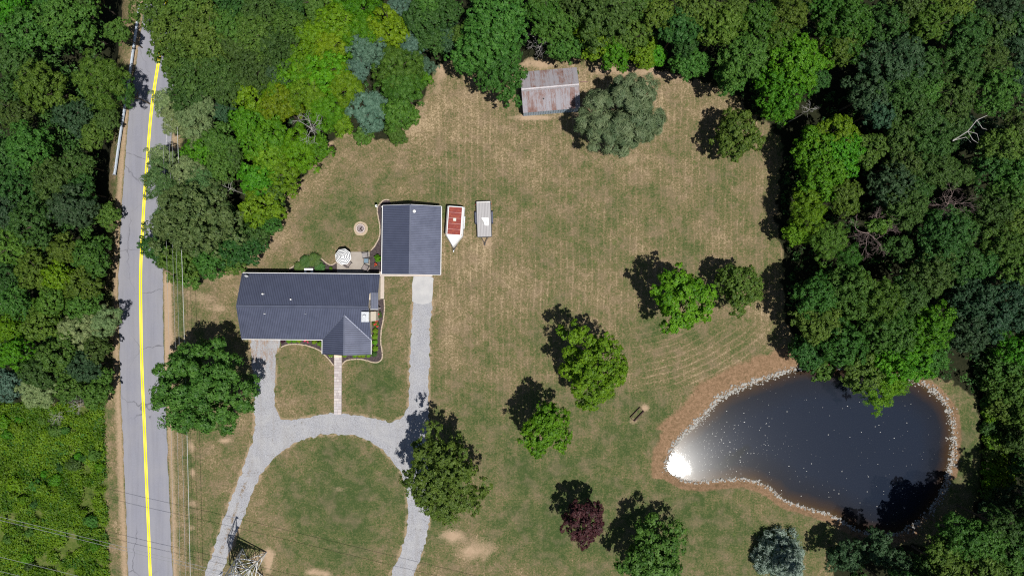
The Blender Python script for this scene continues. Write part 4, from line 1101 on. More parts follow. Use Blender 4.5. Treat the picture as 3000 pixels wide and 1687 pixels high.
def door(parent, c, wdt, hgt, n, mat, panels=0):
    x, y, z = c; ax = (abs(n[1]), abs(n[0])); mb = MB()
    mb.rbox((x + n[0] * .025, y + n[1] * .025, z + hgt / 2), (wdt if ax[0] else .05, wdt if ax[1] else .05, hgt), 0)
    for k in range(panels):
        mb.rbox((x + n[0] * .055, y + n[1] * .055, z + hgt * (k + .5) / panels), (wdt * .94 if ax[0] else .02, wdt * .94 if ax[1] else .02, hgt / panels * .86), 0)
    o = mb.build('garage_door' if panels else 'door', mat, parent)
    h = MB(); s = .38 * wdt if not panels else 0; h.rbox((x + ax[0] * s + n[0] * .09, y + ax[1] * s + n[1] * .09, z + 1.0 if not panels else z + .5), (.05 if not panels else .2, .05, .05) if ax[0] else (.05, .05, .05), 0); h.build('handle', STEEL, o)

# ---- house
house = empty('house', (-29.3, -2.62, 0), math.radians(-.5))
tag(house, 'single storey house with dark blue-grey ribbed metal roof and front gable', 'house')
SL = .4255; zr = 4.6
zM = lambda x, y: zr - abs(y) * SL
zP = lambda x, y: 4.1 - abs(x - 5.75) * .4348
mb = MB()
mb.prism([(-8.85, -4.32), (2.65, -4.32), (2.65, -6.4), (8.85, -6.4), (8.85, 1.0), (10.05, 1.0), (10.05, 4.32), (-8.85, 4.32)], 0, 2.52)
for x0, x1 in ((-8.85, -8.7), (8.7, 8.85)):
    b0 = [(x0, -4.3, 2.5), (x0, 4.3, 2.5), (x0, 0, 4.42)]; b1 = [(x1, y, z) for _, y, z in b0]
    mb._add(b0 + b1, [(0, 2, 1), (3, 4, 5), (0, 1, 4, 3), (1, 2, 5, 4), (2, 0, 3, 5)])
b0 = [(2.7, -6.39, 2.5), (8.8, -6.39, 2.5), (5.75, -6.39, 3.9)]; b1 = [(x, y + .15, z) for x, y, z in b0]
mb._add(b0 + b1, [(0, 1, 2), (3, 5, 4), (0, 3, 4, 1), (1, 4, 5, 2), (2, 5, 3, 0)])
mb.build('wall', SIDING, house)
mb = MB()
roof_slab(mb, [(-9.2, .0), (-9.2, 4.65), (10.4, 4.65), (10.4, 2.05), (9.36, 2.05), (9.2, 1.9), (9.2, 0)], zM)
roof_slab(mb, [(-9.2, 0), (9.2, 0), (9.2, -4.7), (5.75, -1.172), (2.3, -4.7), (-9.2, -4.7)], zM)
main_roof = mb.build('roof', ROOF, house)
mb = MB()
roof_slab(mb, [(5.75, -1.172), (2.3, -4.7), (2.3, -6.75), (5.75, -6.75)], zP); roof_slab(mb, [(5.75, -1.172), (5.75, -6.75), (9.2, -6.75), (9.2, -4.7)], zP)
porch_roof = mb.build('porch_roof', ROOF, house)
xs = np.arange(-9.1, 10.4, .242)
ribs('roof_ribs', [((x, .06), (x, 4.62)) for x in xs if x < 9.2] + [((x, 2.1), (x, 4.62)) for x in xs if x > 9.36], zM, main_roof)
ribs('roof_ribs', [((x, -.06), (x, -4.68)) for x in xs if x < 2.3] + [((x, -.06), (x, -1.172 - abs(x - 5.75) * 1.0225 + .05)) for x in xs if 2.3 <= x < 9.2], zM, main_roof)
ys = np.arange(-6.7, -1.4, .30)
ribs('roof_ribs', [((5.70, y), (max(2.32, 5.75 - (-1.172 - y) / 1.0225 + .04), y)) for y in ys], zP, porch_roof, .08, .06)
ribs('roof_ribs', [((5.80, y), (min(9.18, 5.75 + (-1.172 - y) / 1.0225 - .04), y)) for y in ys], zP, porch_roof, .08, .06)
mb = MB(); mb.beam((-9.2, .09, zr), (9.2, .09, zr), .2, .05, up=(0, -SL, 1)); mb.beam((-9.2, -.09, zr), (9.2, -.09, zr), .2, .05, up=(0, SL, 1)); mb.build('ridge_cap', RIDGE, main_roof)
mb = MB(); mb.beam((5.75, -1.2, 4.13), (5.75, -6.76, 4.13), .17, .05); mb.build('ridge_cap', RIDGE, porch_roof)
mb = MB()
for s in (-1, 1): mb.beam((5.75, -1.172, 4.115), (5.75 + s * 3.45, -4.7, 2.625), .12, .03)
mb.build('valley_flashing', RIDGE, main_roof)
for y, x0, x1 in ((4.72, -9.2, 10.4), (-4.77, -9.2, 2.2)):
    g = MB(); g.box(x0, x1, y - .045, y + .035, 2.5, 2.60)
    o = g.build('gutter', TRIM, main_roof)
for x in (2.24, 9.26):
    g = MB(); g.box(x - .04, x + .04, -6.75, -4.72, 2.5, 2.60); g.build('gutter', TRIM, porch_roof)
mb = MB(); mb.beam((9.23, 0, zr - .04), (9.23, -4.66, zM(0, 4.66) - .04), .05, .16); mb.beam((-9.23, 0, zr - .04), (-9.23, -4.7, zM(0, 4.7) - .04), .05, .16); mb.beam((-9.23, 0, zr - .04), (-9.23, 4.6, zM(0, 4.6) - .04), .05, .16)
mb.beam((2.3, -6.78, 2.58), (5.75, -6.78, 4.06), .05, .15, ); mb.beam((9.2, -6.78, 2.58), (5.75, -6.78, 4.06), .05, .15); mb.build('fascia', RIDGE, house)
mb = MB(); mb.prism([(9.36, -.28), (10.42, -.28), (10.42, 2.04), (9.36, 2.04)], lambda x, y: 3.62 + .03 * y, lambda x, y: 3.71 + .03 * y); can = mb.build('entry_roof', RIDGE, house)
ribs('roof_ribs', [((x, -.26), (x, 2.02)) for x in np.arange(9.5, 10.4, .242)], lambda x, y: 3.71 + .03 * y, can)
MB().box(9.3, 10.45, -.36, -.29, 3.56, 3.70).build('gutter', TRIM, can)
MB().box(10.0, 10.1, -.25, -.15, 0, 3.6).build('post', TRIM, house)
ch = MB(); ch.box(8.42, 9.3, -1.95, -.7, 0, 4.9); ch = ch.build('chimney', SIDING, house)
mb = MB(); mb.box(8.34, 9.38, -2.03, -.62, 4.9, 4.98); mb.build('cap', plain('pale_metal', (.45, .47, .50), .5, .4, .2), ch)
mb = MB(); mb.cyl((8.8, -1.25), .17, 4.98, 5.25, 12); mb.cyl((8.8, -1.25), .25, 5.25, 5.29, 12, r2=.22); mb.build('flue', STEEL, ch)
base = MB(); base.box(9.3, 9.85, -2.0, -.65, 0, 2.4); base._add([(9.3, -2, 2.4), (9.85, -2, 2.4), (9.85, -.65, 2.4), (9.3, -.65, 2.4), (9.3, -2, 3.3), (9.3, -.65, 3.3)], [(0, 1, 4), (1, 2, 5, 4), (2, 3, 5), (0, 4, 5, 3)]); base.build('chimney_base', SIDING, ch)
for i, (ppx, ppy, r_) in enumerate(((773, 862, .11), (857, 877, .09), (781, 919, .06), (900, 919, .05))):
    h_ = 3.6; p = W(ppx, ppy, h_); lx, ly = p.x + 29.3, p.y + 2.62; z = zM(lx, ly)
    mb = MB(); mb.cyl((lx, ly), r_ * 1.5, z - .12, z + .05, 10, r2=r_ * 1.1); mb.cyl((lx, ly), r_, z, z + .38, 10); mb.build('vent_pipe', WHITE if i != 3 else STEEL, main_roof)
p = W(721, 807, 2.9); lx, ly = p.x + 29.3, p.y + 2.62
d_ = empty('satellite_dish', (lx, ly, zM(lx, ly)), 0, house)
mb = MB(); mb.tube([(0, 0, -.05), (0, 0, .35), (.12, -.1, .5)], .025, 6); mb.build('mast', STEEL, d_)
mb = MB(); n_ = 14; vs = [(0, 0, 0)]; R_ = Quaternion((1, 0, 0), math.radians(50)).to_matrix()
for rr, dz in ((.14, .012), (.28, .05)): vs += [(rr * math.cos(6.2832 * k / n_), rr * .85 * math.sin(6.2832 * k / n_), dz) for k in range(n_)]
vs = [R_ @ Vector(v) + Vector((.15, -.12, .52)) for v in vs]
mb._add(vs, [(0, 1 + k, 1 + (k + 1) % n_) for k in range(n_)] + [(1 + k, 1 + n_ + k, 1 + n_ + (k + 1) % n_, 1 + (k + 1) % n_) for k in range(n_)]); mb.build('dish', plain('dish_grey', (.4, .41, .43), .5), d_)
mb = MB(); mb.tube([(.15, -.25, .4), (.15, -.42, .62)], .015, 5); mb.build('arm', STEEL, d_)
for x in (-5.9, -1.8, 1.0): window(house, (x, 4.32, 1.5), 1.1, 1.1, (0, 1))
for x in (-2.6, .4): window(house, (x, -4.32, 1.5), 1.3, 1.2, (0, -1))
for x in (3.6, 7.9): window(house, (x, -6.4, 1.5), 1.0, 1.3, (0, -1))
window(house, (-8.85, 1.6, 1.5), 1.0, 1.1, (-1, 0)); window(house, (8.85, -4.6, 1.5), 1.1, 1.2, (1, 0))
door(house, (-6.75, -4.32, 0), 2.7, 2.1, (0, -1), TRIM, 4); door(house, (5.55, -6.4, .15), .95, 2.05, (0, -1), DOORM); door(house, (9.35, 1.0, .05), .9, 2.05, (0, -1), DOORM); door(house, (4.6, 4.32, .05), 1.6, 2.05, (0, 1), GLASS)

# ---- garage
gar = empty('garage', (-14.3, 6.8, 0), math.radians(-.75))
tag(gar, 'detached square garage with dark ribbed metal gable roof beside the trailers', 'garage')
zG = lambda x, y: 4.3 - abs(x) * .361
mb = MB(); mb.box(-3.85, 3.85, -4.6, 4.6, 0, 2.72)
for y0, y1 in ((-4.6, -4.45), (4.45, 4.6)):
    b0 = [(-3.85, y0, 2.7), (3.85, y0, 2.7), (0, y0, 4.1)]; b1 = [(x, y1, z) for x, _, z in b0]; mb._add(b0 + b1, [(0, 1, 2), (3, 5, 4), (0, 3, 4, 1), (1, 4, 5, 2), (2, 5, 3, 0)])
mb.build('wall', SIDING, gar)
mb = MB(); roof_slab(mb, [(-4.15, -4.87), (0, -4.87), (0, 4.87), (-4.15, 4.87)], zG); roof_slab(mb, [(0, -4.87), (4.15, -4.87), (4.15, 4.87), (0, 4.87)], zG); gr_ = mb.build('roof', ROOF, gar)
ys = np.arange(-4.8, 4.86, .243)
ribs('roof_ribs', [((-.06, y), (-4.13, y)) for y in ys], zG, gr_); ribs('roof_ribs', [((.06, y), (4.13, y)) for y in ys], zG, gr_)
mb = MB(); mb.beam((0, -4.89, 4.32), (0, 4.89, 4.32), .2, .05); mb.build('ridge_cap', RIDGE, gr_)
for x in (-4.22, 4.22): MB().box(x - .045, x + .045, -4.87, 4.87, 2.7, 2.79).build('gutter', TRIM, gr_)
mb = MB()
for s in (-1, 1):
    for y in (-4.9, 4.9): mb.beam((0, y, 4.20), (s * 4.15, y, 2.70), .04, .15)
mb.build('fascia', TRIM, gar)
p = W(1213, 619, 4.2); lx, ly = p.x + 14.3, p.y - 6.8; z = zG(lx, ly)
mb = MB(); mb.cyl((lx, ly), .14, z - .1, z + .25, 14); mb.cyl((lx, ly), .24, z + .25, z + .34, 14, r2=.2); mb.cyl((lx, ly), .2, z + .34, z + .42, 14, r2=.08); mb.build('roof_vent', WHITE, gr_)
door(gar, (1.3, -4.6, 0), 2.75, 2.2, (0, -1), TRIM, 4); door(gar, (-2.6, -4.6, 0), .95, 2.05, (0, -1), DOORM); window(gar, (-3.85, 0, 1.5), .9, 1.0, (-1, 0)); window(gar, (3.85, 1.5, 1.5), .9, 1.0, (1, 0))
# yard lamp on the garage corner
a = W(1118, 606, 2.5); b = W(1102, 603, 2.6)
lm_ = empty('yard_lamp', (a.x, a.y, 2.45)); tag(lm_, 'white yard lamp on a curved arm at the garage corner', 'lamp')
q = Vector((b.x - a.x, b.y - a.y, .15))
MB().tube([(.08, 0, -.1), q * .25 + Vector((0, 0, .18)), q * .6 + Vector((0, 0, .3)), q + Vector((0, 0, .12))], .03, 6).build('arm', BLACK, lm_)
mb = MB(); mb.cyl((q.x, q.y), .2, q.z - .16, q.z - .06, 14, r2=.17); mb.cyl((q.x, q.y), .12, q.z - .06, q.z + .1, 12, r2=.07); mb.build('lamp_head', WHITE, lm_)
MB().box(-.02, .12, -.08, .08, -.2, .02).build('bracket', WHITE, lm_)

# ---- rusty shed
shed = empty('shed', (5.4, 28.25, 0), math.radians(5.0)); tag(shed, 'old metal shed with rust-streaked corrugated gable roof and blue-grey walls', 'shed')
m = Mat('rusty_corrugated', .6, .4, .35); ob = m.obj()
r_ = m.rand(); n1 = m.noise(1.0, 5, .7, m.mapped(ob, (5.5, .75, 1))); n2 = m.noise(1.0, 4, .75, m.mapped(ob, (16, 3.0, 1))); n3 = m.noise(.55, 3, .6, ob)
k = m.math('ADD', m.math('ADD', m.math('MULTIPLY', n1, .5), m.math('MULTIPLY', n2, .45)), m.math('ADD', m.math('MULTIPLY', n3, .55), m.math('MULTIPLY', m.math('SUBTRACT', r_, .5), .14)))
c = m.ramp(k, [(.52, (.44, .43, .47)), (.72, (.37, .35, .38)), (.82, (.27, .19, .18)), (.93, (.19, .10, .082)), (1.1, (.12, .055, .045))])
m.col(c); m.L(m.rng(k, .6, .85, .35, 0), m.b.inputs['Metallic']); RUST = m.mat
SHW = plain('blue_grey_tin', (.34, .44, .55), .5, .4, .1, var=.15, scale=1.5)
zS = lambda y: 3.6 - abs(y) * .41
HX, HY = 4.07, 2.93; nsh = 12
for s in (1, -1):
    for k in range(nsh):
        x0 = -HX + k * 2 * HX / nsh; wd_ = 2 * HX / nsh + .04; nn_ = 13; vs = []; fs = []
        for j, yy in enumerate((0.0, HY)):
            for q_ in range(nn_):
                x = x0 + wd_ * q_ / (nn_ - 1); vs.append((x, s * yy, zS(yy) + .028 * math.cos(q_ * math.pi) + (.004 if k % 2 else 0) + .01))
        for q_ in range(nn_ - 1):
            f = (q_, q_ + 1, nn_ + q_ + 1, nn_ + q_); fs.append(f if s < 0 else f[::-1])
        mb = MB(); mb._add(vs, fs); o = mb.build('roof_sheet', RUST, shed)
mb = MB(); mb.beam((-HX, .1, 3.61), (HX, .1, 3.61), .24, .03, up=(0, -.41, 1)); mb.beam((-HX, -.1, 3.61), (HX, -.1, 3.61), .24, .03, up=(0, .41, 1)); mb.build('ridge_cap', plain('ridge_tin', (.36, .34, .36), .6, .4, .2, var=.25), shed)
np_ = 22
for s in (-1, 1):
    for k in range(np_):
        x0 = -3.98 + k * 7.96 / np_; w_ = 7.96 / np_
        mb = MB(); mb._add([(x0, s * 2.8, 0), (x0 + w_ * .7, s * 2.8, 0), (x0 + w_ * .8, s * 2.75, 0), (x0 + w_, s * 2.75, 0), (x0, s * 2.8, 2.36), (x0 + w_ * .7, s * 2.8, 2.36), (x0 + w_ * .8, s * 2.75, 2.36), (x0 + w_, s * 2.75, 2.36)], [(i, i + 1, i + 5, i + 4) for i in range(3)])
        mb.build('wall_panel', SHW, shed)
for x in (-3.98, 3.98):
    mb = MB(); mb._add([(x, -2.78, 0), (x, 2.78, 0), (x, 2.78, 2.4), (x, 0, 3.52), (x, -2.78, 2.4), ] + [(x - .05 * (1 if x > 0 else -1), y, z) for y, z in ((-2.78, 0), (2.78, 0), (2.78, 2.4), (0, 3.52), (-2.78, 2.4))], [(0, 1, 2, 3, 4), (9, 8, 7, 6, 5)]); mb.build('end_wall', SHW, shed)
p = W(1590, 289, 3.0) - Vector((5.4, 28.25, 0)); mb = MB(); mb.cyl((p.x, p.y), .09, 3.0, 3.3, 8); mb.build('stove_pipe', BLACK, shed)
p = W(1702, 240, .2); o = MB().tube([(0, 0, .12), (1.1, .03, .12)], .07, 7).build('pipe', plain('rusty_pipe', (.2, .12, .1), .7), None); o.location = (p.x - .1, p.y, 0); tag(o, 'rusty pipe lying on bare ground at the shed end wall', 'pipe')

# ------------------------------------------------------------------ trailers
def wheel(parent, x, y, z, r=.33, w=.2):
    mb = MB(); pts = [(x - w / 2, y, z), (x + w / 2, y, z)]; mb.tube(pts, r, 14); t = mb.build('wheel', BLACK, parent)
    MB().tube([(x - w / 2 - .012, y, z), (x + w / 2 + .012, y, z)], r * .55, 10).build('rim', STEEL, t)
TW = Mat('trailer_white', .45, .5, 0); nn = TW.noise(2.5, 4, .7); TW.col(TW.mix(TW.rng(nn, .35, .7), (.78, .79, .80), (.66, .67, .68))); TW = TW.mat
m = Mat('rust_red_paint', .65, .3); ob = m.obj(); n1 = m.noise(2.2, 5, .7, ob); n2 = m.noise(7, 4, .7, ob); 
c = m.ramp(m.math('ADD', m.math('MULTIPLY', n1, .65), m.math('MULTIPLY', n2, .35)), [(.3, (.15, .024, .022)), (.5, (.21, .036, .028)), (.62, (.30, .075, .035)), (.72, (.45, .20, .12)), (.8, (.66, .55, .45))]); m.col(c); REDR = m.mat
p = W(1334, 650, 1.0)
et = empty('enclosed_trailer', (p.x, p.y, 0), math.radians(-4.1)); tag(et, 'white enclosed trailer with rusty red roof and pointed nose', 'trailer')
mb = MB(); sec = [(-1.25, .45), (-1.25, 1.75), (-1.02, 2.12), (1.02, 2.12), (1.25, 1.75), (1.25, .45)]
vs = [(x, 2.12, z) for x, z in sec] + [(x, -2.0, z) for x, z in sec]; n6 = 6
fs = [(k, (k + 1) % n6, n6 + (k + 1) % n6, n6 + k) for k in range(n6)] + [tuple(range(n6))[::-1]]
mb._add(vs, fs)
nose = [(-.06, -3.75, .45), (-.06, -3.68, 1.75), (-.03, -3.55, 2.1), (.03, -3.55, 2.1), (.06, -3.68, 1.75), (.06, -3.75, .45)]
b_ = len(mb.v); mb._add([(x, -2.0, z) for x, z in sec] + nose, [(k, (k + 1) % n6, n6 + (k + 1) % n6, n6 + k) for k in range(n6)] + [tuple(range(n6, 2 * n6))])
mb.build('body', TW, et)
for k in range(5):
    y1 = 2.0 - k * .80; y0 = y1 - .765; 
    if k == 4: y0 = y1 - .72
    MB().box(-.93, .93, y0, y1, 2.122, 2.15).build('roof_panel', REDR, et)
    if k < 4: MB().box(-.95, .95, y0 - .035, y0, 2.122, 2.165).build('roof_rib', plain('faded_pink', (.5, .3, .28), .6) if k == 0 else bpy.data.materials['faded_pink'], et)
MB().box(-.2, .2, .0, .42, 2.15, 2.26).build('roof_hatch', plain('hatch_cream', (.62, .62, .54), .6), et)
for s in (-1, 1):
    for y in (.45, -.45): wheel(et, s * 1.2, y, .33)
    mb = MB(); mb.box(s * 1.26 - .1, s * 1.26 + .1, -.9, .9, .72, .77); mb.build('fender', STEEL, et)
mb = MB(); mb.beam((.45, -3.2, .42), (0, -4.15, .42), .08, .1); mb.beam((-.45, -3.2, .42), (0, -4.15, .42), .08, .1); mb.build('tongue', BLACK, et)
MB().box(-.07, .07, -4.35, -4.1, .4, .52).build('coupler', STEEL, et); MB().tube([(.12, -4.0, 0), (.12, -4.0, .8)], .035, 6).build('jack', STEEL, et)
for s in (-1, 1): MB().box(s * 1.1 - .05, s * 1.1 + .05, -1.98, -1.9, 2.0, 2.06).build('marker_lamp', plain('amber', (.5, .2, .03), .4) if s < 0 else bpy.data.materials['amber'], et)

p = W(1418, 642, .6)
ft = empty('flatbed_trailer', (p.x, p.y, 0), math.radians(2.0)); tag(ft, 'flatbed utility trailer with grey plank deck and black frame', 'trailer')
m = Mat('weathered_plank', .9, .15); n1 = m.noise(1, 4, .7, m.mapped(m.obj(), (14, 1.1, 1))); rr = m.rand(); c = m.mix(n1, (.30, .29, .30), (.47, .46, .465)); m.col(m.mix(m.math('MULTIPLY', rr, .3), c, (.27, .255, .26))); PLANK = m.mat
HXF, HYF = 1.04, 2.6
pl = None
for k in range(9):
    x0 = -HXF + .04 + k * (2 * HXF - .08) / 9; w_ = (2 * HXF - .08) / 9
    if pl is None: mb = MB(); mb.box(0, w_ - .022, -HYF + .04, HYF - .2, .56, .62); pl = mb.build('deck_plank', PLANK, ft); o = pl
    else: o = pl.copy(); col.objects.link(o)
    o.location = (x0, 0, (k * 37 % 5) * .003)
MB().box(-HXF + .05, HXF - .05, HYF - .19, HYF - .05, .56, .635).build('end_plank', plain('pale_board', (.62, .6, .58), .8), ft)
mb = MB()
for s in (-1, 1): mb.box(s * HXF - .045, s * HXF + .045, -HYF, HYF, .48, .66)
for y in (-HYF, HYF): mb.box(-HXF + .045, HXF - .045, y - .045, y + .045, .48, .65)
for y in (-1.5, -.5, .5, 1.5): mb.box(-HXF + .045, HXF - .045, y - .04, y + .04, .46, .555)
mb.build('frame', BLACK, ft)
for s in (-1, 1):
    for y in (.42, -.42): wheel(ft, s * 1.2, y + .25, .32)
    x0 = s * 1.2; mb = MB()
    pr = [(-.95, .42), (-.75, .72), (.75, .72), (.95, .42)]
    for (ya, za), (yb, zb) in zip(pr[:-1], pr[1:]): mb.beam((x0, ya + .25, za), (x0, yb + .25, zb), .25, .03, up=(0, 0, 1) if za == zb else (1, 0, 0) and (0, 0, 1))
    mb.build('fender', plain('fender_blue_black', (.045, .052, .085), .4, .5) if s < 0 else bpy.data.materials['fender_blue_black'], ft)
    MB().box(s * 1.12 - .05, s * 1.12 + .05, 2.1, 2.22, .5, .6).build('tail_lamp', plain('lamp_red', (.3, .02, .02), .4) if s < 0 else bpy.data.materials['lamp_red'], ft)
mb = MB(); mb.beam((-.5, -HYF, .5), (0, -3.6, .5), .07, .1); mb.beam((.5, -HYF, .5), (0, -3.6, .5), .07, .1); mb.build('tongue', BLACK, ft); MB().box(-.08, .08, -3.85, -3.5, .46, .6).build('coupler', BLACK, ft); MB().tube([(.14, -3.45, 0), (.14, -3.45, .8)], .035, 6).build('jack', BLACK, ft)
p = W(1422, 649, .7); P_ = [(1411, 637), (1431.5, 638.5), (1432, 655), (1430, 661), (1423.5, 661), (1419, 658), (1417.5, 651), (1415.5, 646), (1411.5, 642)]
wp = empty('plastic_shell', (p.x, p.y, .64)); tag(wp, 'white curved plastic panel lying on the flatbed trailer deck', 'plastic panel')
MB().prism([((W(*q_, .7) - p).x, (W(*q_, .7) - p).y) for q_ in P_], 0, lambda x, y: .10 + .05 * math.cos(3 * x)).build('shell', WHITE, wp)
q_ = W(1425.5, 651.5, .7) - p; MB().box(q_.x - .07, q_.x + .07, q_.y - .16, q_.y + .16, .12, .17).build('grip', plain('pale_grey', (.5, .5, .5), .6), wp)
p = W(1414, 650, .7); o = MB()
for k in range(5): o.box(-.15, .25, -.22 + k * .1, -.18 + k * .1, 0, .03)
o = o.build('wire_rack', plain('rack_grey', (.3, .3, .3), .5, .4, .4), None); o.location = (p.x, p.y, .645); tag(o, 'small wire rack under the white panel on the flatbed', 'rack')

# ------------------------------------------------------------------ patio
p = W(1004, 752, 2.35)
um = empty('patio_umbrella', (p.x, p.y, .07), math.radians(9)); tag(um, 'octagonal white patio umbrella with thin dark rings', 'umbrella')
UW = plain('canvas_white', (.78, .78, .77), .9, .1, var=.05); UD = plain('canvas_navy', (.05, .06, .085), .9, .1)
rings = [0, .10, .25, .33, .44, .52, .63, .71, .82, .90, 1.0]; RU = 1.2; mb = MB(); n8 = 8
zc = lambda t: 2.55 - .42 * t - .06 * t * t
for g in range(8):
    mb = MB(); a0 = 2 * math.pi * g / 8 + .3927; a1 = a0 + math.pi / 4
    for i, (t0, t1) in enumerate(zip(rings[:-1], rings[1:])):
        dk = i in (2, 4, 6, 8)
        V_ = []
        for t in (t0, t1):
            for a in (a0, (a0 + a1) / 2, a1):
                rr = RU * t * (1 if a in (a0, a1) else .915); V_.append((rr * math.cos(a), rr * math.sin(a), zc(t) - (.0 if a in (a0, a1) else .03 * t)))
        mb._add(V_, [(0, 3, 4, 1), (1, 4, 5, 2)] if t0 > 0 else [(0, 3, 4), (0, 4, 5)], 1 if dk else 0)
    mb.build('canopy_panel', [UW, UD], um)
MB().tube([(0, 0, 0), (0, 0, 2.5)], .024, 8).build('pole', STEEL, um); MB().cyl((0, 0), .03, 2.55, 2.68, 8, r2=.012).build('finial', BLACK, um)
MB().cyl((0, 0), .26, 0, .08, 14, r2=.2).build('base', BLACK, um)
for g in range(8):
    a = 2 * math.pi * g / 8 + .3927; MB().beam((0, 0, 2.44), (RU * .98 * math.cos(a), RU * .98 * math.sin(a), zc(.98) - .04), .015).build('rib', STEEL, um)
mb = MB()
for (x0, y0), (x1, y1), w_ in (((-.19, -.06), (-.09, .12), .05), ((-.09, .12), (-.05, .02), .035), ((.0, -.13), (.09, .12), .04), ((-.13, .0), (.05, .03), .03), ((.0, .05), (.07, .13), .03)):
    mb.beam((x0, y0, zc(.12) + .02), (x1, y1, zc(.12) + .02), w_, .012)
e = mb.build('emblem', UD, um); e.rotation_euler = (0, 0, math.radians(-9))
tb = empty('patio_table', (p.x + .12, p.y - .1, .07)); tag(tb, 'round dark glass patio table under the striped umbrella', 'table')
MB().cyl((0, 0), .6, .68, .71, 24).build('table_top', GLASS, tb)
for k in range(4): a = k * 1.5708 + .6; MB().beam((.42 * math.cos(a), .42 * math.sin(a), .68), (.5 * math.cos(a), .5 * math.sin(a), 0), .035).build('leg', BLACK, tb)
CUSH = plain('taupe_cushion', (.25, .235, .235), .9, .1); CUSH2 = plain('brown_sling', (.225, .195, .19), .9, .1)
def chair(ppx, ppy, rz, label, mat):
    p = W(ppx, ppy, .4); c = empty('patio_chair', (p.x, p.y, .07), rz); tag(c, label, 'chair', 'patio chairs')
    MB().box(-.36, .36, -.38, .34, .36, .48).build('seat', mat, c)
    mb = MB(); mb.beam((0, .38, .42), (0, .62, .95), .70, .1, up=(0, -1, .4)); mb.build('backrest', mat, c)
    mb = MB()
    for s in (-1, 1): mb.beam((s * .40, -.4, .62), (s * .40, .5, .66), .06, .04); mb.beam((s * .40, -.38, 0), (s * .40, -.38, .62), .045); mb.beam((s * .40, .42, 0), (s * .40, .5, .66), .045)
    mb.beam((-.40, .42, .34), (.40, .42, .34), .04); mb.beam((-.40, -.4, .34), (.40, -.4, .34), .04)
    mb.build('frame', BLACK, c); return c
chair(1069.5, 748, math.radians(-80), 'grey cushioned patio chair at the upper right corner of the patio', CUSH)
chair(1070.5, 784, math.radians(-115), 'taupe cushioned patio chair at the lower right corner of the patio', CUSH2)
chair(1020, 772, math.radians(145), 'patio chair half hidden below the striped umbrella', CUSH2)
p = W(1073, 764, .5); bx = empty('side_table', (p.x, p.y, .07), math.radians(-4)); tag(bx, 'blue-grey glass topped square table between two patio chairs', 'table')
MB().box(-.36, .36, -.36, .36, .44, .5).build('table_top', BLACK, bx); MB().box(-.3, .3, -.3, .3, .501, .515).build('glass', Mat('blue_glass', .12, .6, 0, (.16, .23, .29)).mat, bx)
for sx in (-.32, .32):
    for sy_ in (-.32, .32): MB().box(sx - .025, sx + .025, sy_ - .025, sy_ + .025, 0, .44).build('leg', BLACK, bx)
p = W(1075.5, 756, .5); o = empty('storage_box', (p.x, p.y, .07)); tag(o, 'small dark box beside the blue-grey glass table', 'box'); MB().box(-.28, .28, -.18, .18, 0, .42).build('body', DARK, o); MB().box(-.3, .3, -.2, .2, .42, .47).build('lid', BLACK, o)
p = W(904, 792.5, .8); ac_ = empty('air_conditioner', (p.x, p.y, 0)); tag(ac_, 'white-topped air conditioning unit against the back wall of the house', 'air conditioner')
MB().box(-.6, .6, -.34, .30, 0, .78).build('case', plain('unit_grey', (.42, .43, .45), .6), ac_)
mb = MB(); mb.box(-.62, .62, .06, .32, .78, .83); mb.box(-.62, -.42, -.36, .06, .78, .83); mb.box(.42, .62, -.36, .06, .78, .83); mb.build('top_frame', WHITE, ac_)
mb = MB(); mb.cyl((0, -.13), .3, .76, .79, 16); mb.build('fan_well', BLACK, ac_)
for k in range(4): a = k * 1.5708 + .4; MB().beam((0, -.13, .80), (.27 * math.cos(a), -.13 + .27 * math.sin(a), .80), .09, .012).build('fan_blade', DARK, ac_)

# fire pit
p = W(1057, 670); fp = empty('fire_pit', (p.x, p.y, 0)); tag(fp, 'round stone fire pit in a gravel circle behind the house', 'fire pit')
m = Mat('tan_gravel', .95, .1); n1 = m.noise(20, 3, .7); m.col(m.mix(n1, (.30, .235, .165), (.48, .39, .29)))
o = MB().prism(ragged([(p.x + 1.06 * math.cos(k * .2618), p.y + 1.06 * math.sin(k * .2618)) for k in range(24)], .3, .05, 6), -.1, .02).build('gravel_circle', m.mat); tag(o, kind='structure')
PIT = plain('pit_stone', (.46, .39, .37), .9, .1, var=.15, scale=5); blk = None
for lv in range(2):
    for k in range(14):
        a = 2 * math.pi * (k + .5 * lv) / 14
        if blk is None: mb = MB(); mb._add([(-.12, -.09, 0), (.12, -.09, 0), (.145, .11, 0), (-.145, .11, 0), (-.115, -.085, .14), (.115, -.085, .14), (.14, .105, .14), (-.14, .105, .14)], MB.BF); blk = mb.build('block', PIT, fp); o = blk
        else: o = blk.copy(); col.objects.link(o)
        o.location = (.575 * math.cos(a), .575 * math.sin(a), .02 + lv * .145); o.rotation_euler = (0, 0, a - math.pi / 2)
MB().cyl((0, 0), .46, .0, .05, 20).build('ash_bed', plain('ash', (.25, .215, .225), 1, .05, var=.4, scale=8), fp)
mb = MB(); 
for k in range(22):
    a0 = 2 * math.pi * k / 22; a1 = 2 * math.pi * (k + 1) / 22; mb.beam((.47 * math.cos(a0), .47 * math.sin(a0), .32), (.47 * math.cos(a1), .47 * math.sin(a1), .32), .035, .05)
mb.build('steel_ring', BLACK, fp)
r = random.Random(4)
